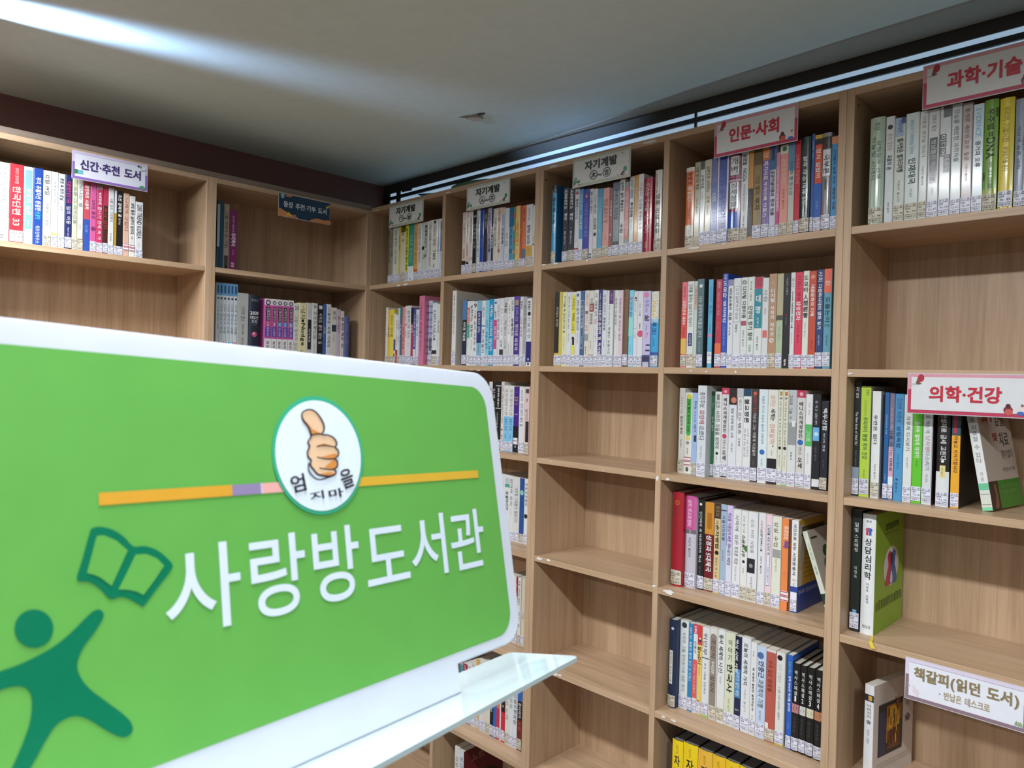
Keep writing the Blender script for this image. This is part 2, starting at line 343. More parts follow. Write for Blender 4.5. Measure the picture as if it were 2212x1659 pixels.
grp('c2r2', wall='R', zoom=(800, 600, 5.821), z=1.535, ys=.022, n0='L', where='shelf below second green ㉦~㉨ sign', books='''
1015-1066 165 white#d9d6cf L cov=#c4bfb6 d=.2 dy=-.012 | t k 사람을 위한 지식의 경제학 강의 노트 @.04,.58,.3,.6; t k 시대의창 @.8,.88,.3,.6
1145 285 dark_blue#20283a L | b 0 .3 #4f7cae; T w 사이토 학습법 @.33,.62
1200 295 white#dadcdc L | r .1 .34 .05 .95 #d0715c; t w 실행이 @.13,.32; r .35 .58 .05 .95 #63b09c; t #2a5a4c 답이다 @.38,.56; t g 지은이 옮긴이 @.6,.72,.38,.6
1238 295 white#dbdbdb L | t k 실천하는 행동의 @.06,.55; t g 지은이 옮긴이 @.6,.75,.38,.6
1285 300 white#dadbdc L | H k 9 @.03,.1,.1,.9; t #4a4a4c 아옮 살의 새로운 문 @.14,.78
1325 290 light_blue#7fb0ca L | r .16 .65 .0 1 #2c377a; t w 세계 최고의 일하는 @.18,.5; t #3a6a90 지은이 옮긴이 @.68,.8,.38,.6
1385 290 white#d5dadb L | t #7a8a90 유어 @.05,.35; b .38 .4 #4a86ae; t #6a6a6c 행신토들러 @.44,.8
1432 285 pale_cyan#86c5dc L | t #2f86a6 오바마 @.3,.42; t #2f86a6 화술과 열정 @.48,.74
1478 270 cyan#1f92be L | T w 세계는 기다리지 않는다 @.08,.78; t w 지은이 옮긴이 @.84,.94,.38,.6
1538 270 white#d9dade L | r .04 .07 .2 .8 #3a66ac; t k 설득의 @.18,.28; r .31 .75 .05 .95 #d2478c; t w 설득력 @.36,.7; t k 지은이 옮긴이 @.78,.9,.38,.6
1580 262 white#d5d6da L | t #6a6a72 아내가 알여문 비밀 @.06,.7; t #6a6a72 지은이 옮긴이 @.74,.85,.38,.6
1615 258 white#d6d6d8 L | r .12 .6 .25 .8 #eceae8; t k 명의 인생에 배운다 @.14,.58,.35,.7; r .76 .95 0 1 #3a3638; t #8a8a8c 산문 @.62,.72
1662 250 grey#c9c8cc L | T k 아침 @.06,.26; t #8a8a8e 혁명의 시작 @.32,.78
1710 248 white#d5d6d5 L | r .05 .65 .15 .85 #e8e8e6; t k 아침에 다시 만나라 @.06,.64,.3,.7; t g 지은이 옮긴이 @.68,.85,.38,.6; o .95 .7 .2 #1c1a1c
1755 245 white#d9d9da L | t k 수업 프로 @.04,.2; T k 관용백서 @.28,.62,.15,.85; t g 지은이 옮긴이 @.66,.9,.38,.6
1790 235 purple#493486 L | b 0 .05 #5c3fa0; r .05 .13 .2 .8 #a78a7c; t #9fb0dc 오바마 연설 @.15,.36; t w 영어로 배우자 @.4,.78; H w O @.92,.97
1865 240 white#d6d4d2 L | t #4a4a4c 행복한 @.06,.18; t #b03a4a 나의 선인장 @.3,.58; t g 지은이 옮긴이 @.65,.8,.38,.6
1905 240 grey#a7a9ac L | t #6a6c70 생산적 책읽기 @.12,.45; t #7a7c80 지은이 옮긴이 @.65,.75,.38,.6
1950-2015 258 white#d9dbdd - | T k 글로벌인 @.04,.18,.25,.7; o .23 .5 .3 #1c1a1c; s #6a6c70 스토리의 @.28,.6,.2,.8; b .64 .94 #26276d; o .9 .5 .2 #9aa0d0; o .97 .5 .18 #3a3a44
''')
grp('c2r3', wall='R', zoom=(960, 800, 3.859), z=1.259, ys=.055, n0='R', end='from empty column', where='second shelf below second green ㉦~㉨ sign', books='''
360 95 white#d2d4d4 L | T k 실전 @.05,.3
388 95 black#1a1b1e L | t w 인생 사용법 @.1,.5
418-462 98 black#1b1c20 L | b .05 .06 #d9d9d9; T w 어떻게 원하는 것을 얻는가 @.08,.36,.15,.85; b .38 .39 #c9c9c9; t w 다이아본드 @.42,.75,.25,.5
462 95 white#d6cfca L | t #6a5a54 나의 이력서 이야기가 되다 @.06,.6; T k 전 @.68,.71; t #9a5a50 경제 @.76,.86
487 125 white#d9d9d6 L | t g 프리젠테이션 @.05,.45; b .47 1 #7cbde2; t #2a5a86 젊음의 탄생 @.5,.68; t #2a5a86 이어령 @.74,.8,.3,.6
527 128 white#d9d9d6 L | t g 프리젠테이션 @.05,.45; b .47 1 #7cbde2; t #2a5a86 젊음의 탄생 @.5,.68; t #2a5a86 이어령 @.74,.8,.3,.6
568 138 purple#422480 - | b .6 1 #1c1a1e; h #8a78c0 청소년 @.07,.09; h y 버리면 @.15,.18; h y 알게들 @.19,.22; h y 것들 @.25,.27; h w 산책 @.41,.43; r .78 .88 .1 .9 #dcdcdc; b .82 .83 #b03a4a; H w O @.9,.93,.35,.65
612 135 white#dadada L | t #6a6a6c 리칭으로 리드하라 @.05,.22; t #6a6a6c 이야기하기 좋은 할 @.25,.6
658-698 135 pale_pink#dcc3c3 C | r .04 .1 .2 .9 #4a4244; t k 책은 @.18,.23; t #7a6264 답이다 @.34,.5; r .52 .83 .3 .95 #2b2228
''')
grp('c2r4', wall='R', zoom=(960, 800, 3.859), z=.963, ys=.085, n0='R', end='from empty column', where='third shelf below second green ㉦~㉨ sign', books='''
450 862 white#d6d8d8 L | t g 에세이 @.1,.5
494 870 white#d8dada L | o .09 .5 .5 #b9bfc2; r .14 .19 0 1 #4aa08c; T k 유설라이프 @.25,.55
533 880 white#d6d8d8 L | t #4a4c50 엄마의 요리 @.04,.45; t g 지은이 옮긴이 @.5,.6,.38,.6
565 888 white#d2d4d2 L | t #6a7078 사랑할 그대들이 별읽니다 @.16,.7
617 900 blue#2a4f90 C | b .86 1 #dde2e6; o .22 .5 .42 #7fc6b4; o .92 .5 .15 #1c1c20
655-690 905 white#dbdcdc L | s k 아버지의편지 @.06,.42,.2,.8; o .57 .5 .4 #26262a
''')
grp('c2r5', wall='R', zoom=(940, 1200, 3.616), z=.641, ys=.07, n0='R', end='from empty column', where='fourth shelf below second green ㉦~㉨ sign', books='''
560 150 white#dcd6d6 L | t g 산책 @.1,.4
596 157 pale_pink#dccfd0 L | t g 어른 @.2,.5
622-634 162 red#b02a38 L cov=#28242a | b .3 1 #c9c9c9; t w 원더 @.06,.26
634-660 170 white#d8d8d0 C | t k 모할 그리스도 이야기 @.05,.4; t k 현의 길 @.5,.76
664-692 178 cream#cfc3ae L | t #8a7a5a 기도 @.5,.6
''')
grp('c2r6', wall='R', zoom=(860, 1420, 6.9125), z=.312, ys=.06, n0='R', end='from empty column', where='fifth shelf below second green ㉦~㉨ sign', books='''
905 95 teal#4a96a6 L | t w 소설 @.1,.4
945 88 maroon#a02c44 L | b .13 1 #d8dadc; t w 노란 @.02,.1; H k 집 @.16,.2,.1,.9
1015 68 white#d4d8dc L | t #5a6a80 여행 @.06,.2; b .9 1 #3c66b8
1075 45 beige#d0ccc0 L | t #6a5a48 그 선에 @.05,.3
1145 20 gold#cfa650 L | t #7a4a20 가을 @.1,.4; b .92 1 #d8b23c
1197 10 white#d3d4d2 L | o .08 .5 .25 #3a66a6; t g 비밀 @.3,.6
1250 20 cream#d5cbc0 L | t #b05a5a 향기 @.3,.7
1300 15 cream#d2cec0 C | t g 하루 @.3,.7
1360 10 black#1d2024 L | t #c9d0d0 강물처럼 @.4,.8
1408 5 blue#2a62b4 L | t #16386e 바다 @.3,.7
1458 0 orange#d0744a L | b .62 1 #b8344c
1503 -10 cream#d6ccc4 L | t #b05a4a 길 @.3,.5
1525 -15 red#bf2c40 L | T w 소여 @.3,.45; r .5 .64 .05 .95 #221c1e; o .57 .5 .25 #8a8480
1585 -20 white#d6d4cc C | t g 바람의 노래 @.3,.8
1645 -28 white#d4d8dc L | t g 산문집 @.3,.7
1702 -30 white#d8dade L | s k 우리들의행복한 @.3,.72,.15,.85
1765-1840 -40 black#1f1c20 C | b 0 .42 #3566ae; b .64 1 #6a2c2c; t w 종이여자 @.44,.62; t #c05a50 소설 @.66,.76
''')
grp('c2r7', wall='R', zoom=(860, 1420, 6.9125), z=.0, ys=.05, n0='L', where='lowest shelf below second green ㉦~㉨ sign', books='''
825 1325 white#d2d4d4 - d=.15 | t #6a6a6c 이오니아의 꿈 @.15,.7
895-962 1380 white#cfd4d8 - cov=#5e1826 d=.19 | t #6a7078 황금빛 노트 @.1,.6; cov
''')
grp('c3r1', wall='R', zoom=(1150, 300, 5.53), z=1.8405, ys=.012, n0='L', where='shelf behind third green ㉩~㉭ sign', gloss=1, books='''
220-276 560 sky_blue#3d99c8 C cov=#2a6698 d=.17 dy=-.008 H | b 0 .1 #20242e; o .08 .5 .35 #d8d8d8; T k 창의력 시장 @.16,.5; t w 요리 @.5,.62,.3,.7; cov2
350 590 dark_navy#1b2433 L | S w 초일류로가는 @.03,.28; S w 생각 @.34,.44; o .54 .5 .15 #4a5a6a; s w 현문근 @.58,.76,.35,.65
415 590 black#1a2130 C | S w 초일류로가는 @.03,.28; S w 생각 @.34,.44; o .54 .5 .15 #4a5a6a; s w 현문근 @.58,.76,.35,.65
490 600 white#d4d7dc L | o .06 .5 .32 #a05a68; T #4a4a52 행복한 @.14,.26; t #7a7a80 리더십 @.27,.42; t k 지은이 옮긴이 @.68,.74,.38,.6; b .82 .87 #b02a48
545 600 light_blue#4f97cf L | b .7 1 #d8dce2; t w 청춘을 위한 @.08,.3; T w 도서관 @.34,.62
592 605 royal_blue#3437a0 C | o .1 .5 .22 #d07a3c; t #8f94d8 카네기 인간관계론 @.2,.68; b .93 1 #3a3eb0
665 600 white#d2d3d6 - | T k 칭찬은 @.04,.1; t k 고래도 춤춘다 @.12,.35; t g 지은이 옮긴이 @.42,.7,.38,.6; T k H @.92,.98
712 600 white#d3d5d4 C | t g 시크린 @.08,.2; T k 칭찬의 교과서 @.22,.35; T k 인간경영 @.42,.58; o .65 .5 .35 #26262a
762 600 sky_blue#489dc2 C | b 0 .12 #3a86ae; t #9fd0e2 코칭이 답이다 @.2,.7
825 590 salmon#d3968a C | t #9a5f58 천년 습관의 힘 @.16,.5; t #9a5f58 지은이 옮긴이 @.68,.75,.38,.6
905 590 rose#8a3f44 L | t w 가치혁명 @.12,.55; o .68 .5 .2 #e0e0e0
945 520 grey_blue#7c8890 L | b 0 .12 #30343a; t #3a4046 어젠티드 리더십 @.1,.5; o .95 .6 .9 #1c1c20; b .8 .93 #1f1f24
1025 485 white#d2d1c8 L | T k 완벽한 설러 특별판의 @.04,.42; T k 수업 @.58,.7; t g 지은이 옮긴이 @.74,.84,.38,.6
1085 520 grey#878580 L | b .07 .78 #bd5d57; t w 코칭스토리 인간력 @.12,.72,.2,.8
1140 455 white#cfd4d0 L | t #4a4c50 2007 @.04,.15; r .16 .28 .2 .8 #8a8c88; T k 투자전략 @.33,.52; t g 지은이 옮긴이 @.55,.7,.38,.6
1198 440 mustard#c58f2e L | t #f0d8a0 동각네 부자되기 @.15,.48
1250-1310 425 white#d3d3d6 L cov=#c9c9cc | t #b86a72 그림자 @.1,.28; t #5a5a60 인생을 바우는 노트 @.32,.7
1320-1415 470 crimson#a6203a - H | t w 이스는 수식을 내는 회사 @.08,.74; t w 더난 @.86,.94,.3,.6
1445-1530 378 white#d0d0ca C H | t #9a5a5a 서른살 경제학의 기술 @.04,.28,.2,.45; t #4a4a4c 명품 인생 세공 @.3,.78
''')
grp('c3r2', wall='R', zoom=(1150, 590, 6.913), z=1.535, ys=.022, n0='L', where='shelf below third green ㉩~㉭ sign', books='''
315-425 285 yellow#cbb758 L | r 0 .82 0 .62 #1b1a16; r .03 .8 .1 .5 #232019; t #c9c4b0 부자들의 생각법 @.2,.46,.2,.5
425 285 pale_yellow#dcdcae L | t #7a7a6a 클식 이브속으로 @.05,.2,.4,.7; t k 30 책 읽어주기의 힘 @.16,.55,.25,.7; t g 지은이 옮긴이 @.6,.78,.38,.6
495 285 white#d8dcdf L | t #3a3c40 엄마의 말이 아이의 꿈이 된다 @.06,.5,.3,.6; t g 지은이 옮긴이 @.55,.66,.38,.6
562 285 white#dadcd6 L | r .04 .56 .15 .9 #e2d83c; r .72 .84 .15 .9 #e2d83c; t #6a6a20 공부습관 @.08,.24; T k 하버드 @.28,.4; t #5a5a20 스타일 @.42,.52; o .62 .5 .28 #2a2420; r .62 .71 .35 .8 #1f1c1e
628 275 white#d5dadd L | o .05 .4 .28 #3a66a8; t k 달라지는 @.12,.2; t #5a6066 습게 해결되라 @.22,.52; t g 지은이 옮긴이 @.55,.7,.38,.6
695 265 slate_blue#3e6188 L | r .13 .76 .12 .88 #d3dbe4; r .135 .755 .18 .82 #3e6188; t w 한국의 부자들 @.18,.52,.3,.7; t w 지은이 옮긴이 @.6,.7,.38,.6
758 262 cream#dad2ca L | t #c98a8c 기적의 시간 @.03,.2; T k 111 @.27,.31; t #c98a8c 아이 성장 @.33,.54; r .57 .66 .05 .9 #8f9a9c; t #4a4a4c 정습선 @.72,.86,.3,.6
825 262 white#d5d5cb L | t k 다시 @.1,.16; r .17 .28 .1 1 #964c40; t w 성공 @.19,.26; t k 공부방법 @.3,.44; t k 지은이 옮긴이 @.66,.76,.38,.6; b .84 .98 #b0875f
898 255 white#d8d9dc L | t g 서문 @.04,.1; t k 아침형 아이 @.14,.34; t #d07a72 학습법 @.37,.44; t g 지은이 옮긴이 @.48,.72,.38,.6
963 250 white#d6d9de L | r 0 .85 .05 1 #272a71; T w 초들고전 @.26,.4; T w 습관의 힘 독서법 @.42,.84,.15,.85; t w 부제는 소중한 @.05,.25,.3,.6
1025 262 white#d6dae0 L | t #6a7078 세기의 시이야기 @.05,.32; T #4a5056 희망수업 @.35,.52; t g 지은이 옮긴이 @.65,.74,.38,.6
1090-1188 258 white#d8dcdc L | r 0 .18 .35 1 #5a2a72; t #c9a8dc 영어 @.03,.15,.55,.8; t #6a7276 당신의 소중한 꿈을 이루는 @.2,.46,.3,.5; t #6a7276 특별한 보물지도 @.48,.84,.25,.6
1205 258 white#d9d9d6 L | t #6a6a6c 행복한 마음경영 @.1,.45; t #8a8a8c 지은이 옮긴이 @.52,.64,.38,.6
1250-1330 258 pale_pink#d7c4ce L | r 0 1 0 .25 #dcdcdc; t #a06a80 직장인의 뜻 만드는 습관 @.1,.66,.3,.7
1335-1415 250 brown#74543f L H | t #9a7a62 아버지의 유산 @.1,.3
1420 258 sky_cyan#7fcde3 L | b .35 .6 #8fd8cf; t #c06a8a 달 @.09,.14; t #4a78a0 꿈의 행복 설명서 @.15,.35; t #6a9ab0 지은이 옮긴이 @.72,.8,.38,.6
1490 275 white#d9d6dc L | o .09 .5 .25 #2a2a2e; o .12 .62 .15 #2a2a2e; t #b8a0b0 긍정 한줄 @.15,.28,.3,.55; b .485 .49 #c06a8a; t #8a7a8a 지은이 옮긴이 @.55,.62,.38,.6
1550 272 white#d9dade L | t #6a6a70 나는 나를 @.12,.4,.3,.6; T k 경영한다 @.42,.5,.35,.6; o .56 .6 .55 #cc5478
1630-1745 272 lilac#bfb9dc - | o .05 .4 .32 #d878a6; t #6a62a0 수의 @.11,.2; t #6a62a0 있는 @.22,.28,.35,.6; T k 삶 @.31,.4,.25,.85; t #5a5280 지은이 옮긴이 @.44,.52,.38,.6; o .56 .6 .14 #d47a9c; o .6 .45 .16 #d8a0bc; b .84 .86 #4a4a78; r .7 .72 .5 1 #34365a; r .77 .79 .45 1 #34365a; b .86 1 #34385a; r .93 1 .1 .9 #b6b8cc
1755-1870 278 sky_blue#3ca6da L H | b 0 .36 #dddccf; b .36 .42 #9cc9dd; o .07 .4 .3 #c2bfae; o .07 .4 .2 #dddccf; T #d8b53c Hook? @.12,.35,.2,.85; T #1f4a86 후크? @.4,.57,.2,.8; t #1c3c66 지은이 옮긴이 @.61,.72,.38,.6; b .8 .85 #34599c
''')
grp('c4r1', wall='R', zoom=(1430, 220, 4.88), z=1.8405, ys=.014, n0='L', where='shelf behind red humanities sign', gloss=1, books='''
238 700 orange#dd7743 C H | b 0 .05 #d8d2c6; b .72 1 #dcd9d0; S #8a2a1a 경제의 @.06,.22; S w 역전인 @.24,.42; t #8a3a22 지은이 옮긴이 @.5,.64,.38,.6; t k 지은이 옮긴이 @.78,.84,.38,.6
325 642 khaki#a29c80 - | t #3a3a2c 신문 읽기의 혁명 @.06,.32; t #6a6850 지은이 옮긴이 @.42,.62,.38,.6; b .88 1 #8a7244
385 630 white#cdd3d3 L | r 0 .1 .1 .9 #3a4238; t k 교육지침 @.16,.32; t #7a7e80 지은이 옮긴이 @.36,.45,.38,.6
437 615 beige#bfb9a0 L | t #4a4636 일본으로 시작하는 @.08,.38; t #a89a58 경제 @.42,.5; t #8a8468 지은이 옮긴이 @.54,.64,.38,.6
503 600 blue#5766a6 L | b .3 .85 #4256a0; T w 시장의 @.4,.5; t #9fb0e0 유크한 경제상식 @.5,.74; r 0 .3 .75 1 #8a5a90
570-685 578 blue#34489a L cov=#c9cfe0 | r 0 .85 0 .12 #ccd2e6; r 0 .85 .85 1 #ccd2e6; t #5a70c0 강의 경제이야기 @.2,.7; h w 창비 @.76,.78; h w 경제 @.79,.81
688-815 560 maroon#7c2f52 C H | r .02 .24 .14 .86 #d3d6d8; s k 개벽 @.04,.22,.22,.78; r .25 .27 .0 1 #a0506e; r .29 .31 0 1 #d0b0c0; r .32 .62 .14 .86 #d6d9dc; s k 실제상황 @.33,.6,.25,.75; b .66 .9 #2d55b0; t w 지은이 옮긴이 @.74,.8,.38,.6
815 520 white#d3d8d8 C | T k 글로벌 @.04,.16; t k NGOs @.2,.34,.25,.75; t #7aa0b0 세계시민을 위한 거버선스 @.37,.68,.35,.6; t k 지은이 옮긴이 @.72,.88,.38,.6
893 525 amber#c68834 - | b .42 .96 #241f22; r .45 .9 .2 .8 #3a2c38
945 500 gold_brown#8d784d L | t #5a481f 가장 빨리 @.3,.5; T #4a3a18 부자 @.54,.68; b 0 .18 #5c4c2c
1037-1118 485 purple#7b62a6 L | b 0 .14 #c8743a; T #e8c090 경 @.04,.12; T w 제기사로 @.15,.36,.2,.8; T w 부자아빠 만들기 @.38,.76,.25,.75; t w 지은이 옮긴이 @.8,.86,.38,.6
1118 470 lavender#c8c9d8 L | b 0 .26 #3a689a; r .04 .16 .3 .7 #1f3050; T k 공공저널리즘과 @.27,.55,.2,.8; T k 한국 언론 @.58,.76,.2,.8
1185 540 pink#d685a5 L | t w 공부하는 도시 프로젠트 @.15,.7; b .7 .9 #c24a80
1225 460 salmon#dd978b C | b 0 .1 #d2d2c6; o .045 .5 .28 #2a6a48; t #f0d0c8 과학 상식여행 @.15,.42,.2,.8; t #9a4a44 지은이 옮긴이 @.48,.7,.38,.6
1312 440 grey#c3c3bc C | b 0 .3 #5a8cae; t #2f4a6a 다속적 행 @.2,.4; t #4f7fa0 청소년 @.42,.56; t g 지은이 옮긴이 @.84,.9,.38,.6
1378 410 crimson#c02a3c L | t #e8a0a0 고책과의 직정판대 @.15,.46; t #f0c0b8 지은이 옮긴이 @.84,.9,.38,.6
1440-1548 380 dark_green#17312f C H | S w 법과 @.2,.31,.28,.72; S w 국어교육 @.34,.6,.26,.74; S w 연구 @.62,.7,.26,.74; s w 서덕현 @.78,.88,.36,.64
1552 345 blue#395a9f L | t #b0c4e8 미래를 여는 @.05,.3
1588 355 red_orange#d6533a L | b 0 .04 #c8a53c; b .04 .1 #26222a; T w 정치 길잡이 @.14,.44,.2,.8; b .5 .88 #2d61b4; t #9fbce8 지은이 옮긴이 @.68,.76,.38,.6
1668 335 grey#7c7a7c L H | b 0 .04 #8a8a88; b .04 .16 #2c2a2c; r .17 .44 .08 .92 #d2d6da; T k 국부론 @.22,.42,.2,.8; r .47 .58 .3 .7 #4a464e
1765-1835 370 blue#4991c6 L | b 0 .08 #d38a60; t #16304e 인재들의 실용 한엄 @.14,.5,.3,.7; T #16304e 계방과 치료 @.54,.78,.3,.7
''')
grp('c4r2', wall='R', zoom=(1430, 560, 5.395), z=1.535, ys=.022, n0='L', where='shelf below red humanities sign', books='''
210 270 pink#dd6a76 C | b .3 .66 #d4483c; b .66 .84 #d9b24e; t #8a2a34 현대인을 위한 @.05,.18,.35,.65; T w 교양인문의 세상수 @.22,.5; t #7a2a20 지은이 옮긴이 @.53,.62,.38,.6
275 260 white#d3d8d4 C | t k 고래를 춤추는 @.03,.25; t k 120가지 이야기 @.27,.52; r .6 .75 .25 .85 #25306e; t w 이규태 @.62,.73,.4,.7
352 258 pale_green#c3cbc4 C | r .05 .33 .2 .9 #c9a894; t #a05a48 모나리자 @.08,.3
392-470 232 slate_teal#4e6a70 L cov=#39484e d=.17 | o .08 .5 .25 #cfd8d8; t #d6dede 나는 공부하러 @.2,.42; t #d6dede 박물관 간다 @.44,.66; t #c3cccc 지은이 옮긴이 @.7,.82,.38,.6
520-575 238 sky_blue#59a8ce - cov=#2f4a58 | b .62 .65 #d47aa8; t #3a7fa6 사이버 문화 @.06,.45; t #2a5a78 지은이 옮긴이 @.5,.6,.38,.6; r .82 .95 0 1 #dcdfe6; b .86 .865 #6a6a80; t #3a3a4a 2015 @.83,.855,.3,.7; b .915 .918 #6a6a80
605 238 crimson#b53048 L | b .72 .84 #dd6c44; t w 박카스 @.03,.1; t #e0a0a8 사장님의 고민 해결 @.14,.4,.3,.65; t #e0a0a8 지은이 옮긴이 @.48,.56,.38,.6
680 172 blue#2351b2 L | t w 카이젠 @.01,.06; S w 도요타 @.08,.26,.15,.85; T w 벤치마킹 @.29,.52,.22,.78; t #a0b8e8 다이내민한 전략 @.56,.76,.35,.65
745 240 white#d5d8da L | b 0 .07 #8a88ac; T k 대인공소증의 @.1,.34,.25,.75; T k 치료 @.37,.46; r .49 .51 .4 .6 #4a4a90; t k 주자혁 @.53,.63,.3,.6
810 225 white#d5d8da L | r .09 .49 .1 .9 #8a8c90; r .095 .485 .14 .86 #d8dadc; s #5a5c60 디지털제국의습망 @.11,.46,.3,.7; s k 김용근 @.51,.6,.3,.65
898 215 white#d5d8d6 L | t #4a4c4c @ @.03,.08,.1,.9; T #3a3c3c 디지털 다윈미즘 @.1,.45,.2,.8; r .48 .53 .1 .9 #aa4a5c; t k 지은이 옮긴이 @.57,.78,.38,.6
975 208 pale_green#d2dad4 L | t #5a5f5a 최치영 기행에 @.04,.28,.35,.6; T #3a403c 단양의 향기 찾아 @.32,.7,.15,.85; t #3a403c 인창호 @.74,.82,.35,.65
1055 208 white#d6dad8 L | b 0 .12 #a83048; r .1 .13 .1 .9 #c8285c; r .13 .56 .02 .98 #1f8494; H w 대 @.2,.28,.2,.8; H w 명 @.32,.4,.2,.8; s w 大名八 @.44,.55,.35,.65; t k 지은이 옮긴이 @.65,.8,.38,.6
1148 220 white#d2d4d4 L | t g 사람 @.12,.28; t #4a4c50 한국인 @.34,.4,.35,.6; r .58 .66 .15 .85 #cf6a60
1222-1315 172 tan#af8b6d C | t #e0ccb4 2015 @.08,.11,.3,.7; S w 디지털 @.16,.3,.24,.76; S w 사회의 @.34,.48,.24,.76; S w 저작권 @.52,.66,.24,.76; H w © @.68,.73,.2,.8; t #6a3a28 지은이 옮긴이 @.76,.78,.38,.6
1315 170 khaki#b2ab8b L | b .44 .49 #4a4c48; b .5 1 #a8bc9f; t #c8c4ae 유머의 뇌리고 과학기 @.05,.42; t #7a8c78 지은이 옮긴이 @.56,.7,.38,.6
1392-1472 170 black#1b1a1e - | t #c9c9cc 이것이 고통의 @.05,.22,.4,.65; o .435 .5 .08 #b83048; t #8a8a90 지은이 옮긴이 @.46,.54,.38,.6; T w 행복 @.9,.97,.3,.6
1472 158 white#d6d8da L | t g 조선 @.04,.18; T k 미디어와 대중문화의 새로운 스름 @.2,.58,.3,.65; t g 지은이 옮긴이 @.62,.75,.38,.6
1528-1617 155 crimson#d43a58 L | t #8a1c38 디즈니 본부 @.04,.3,.25,.75; T w 삼성전자 @.3,.5,.2,.8; t #8a1c38 지은이 옮긴이 @.54,.74,.38,.6
1617 140 cream#d8dacf L | S k 도요타 @.05,.22,.12,.88; S k 人間經營 @.24,.48,.12,.88; t g 지은이 옮긴이 @.5,.74,.38,.6
1690 140 rust#bf4a34 L | o .06 .5 .3 #d88a78; T w 대중문화의 이해 @.14,.46,.24,.76; t #8a2a1a 지은이 옮긴이 @.7,.8,.38,.6
1775 125 navy#22406f L | t w 사회 @.02,.12; T w 다원화시대의 @.15,.4,.25,.75; T w 영화 읽기 @.42,.6,.25,.75; t w 지은이 옮긴이 @.66,.76,.38,.6
1862-1955 115 teal#5d98aa L | b 0 .24 #dd664b; h w KBS @.12,.14; h w TV @.15,.17; T #16384a 도올논어 @.28,.53,.2,.8; h #16384a [1] @.55,.58; t #16384a 지은이 옮긴이 @.66,.76,.38,.6
''')
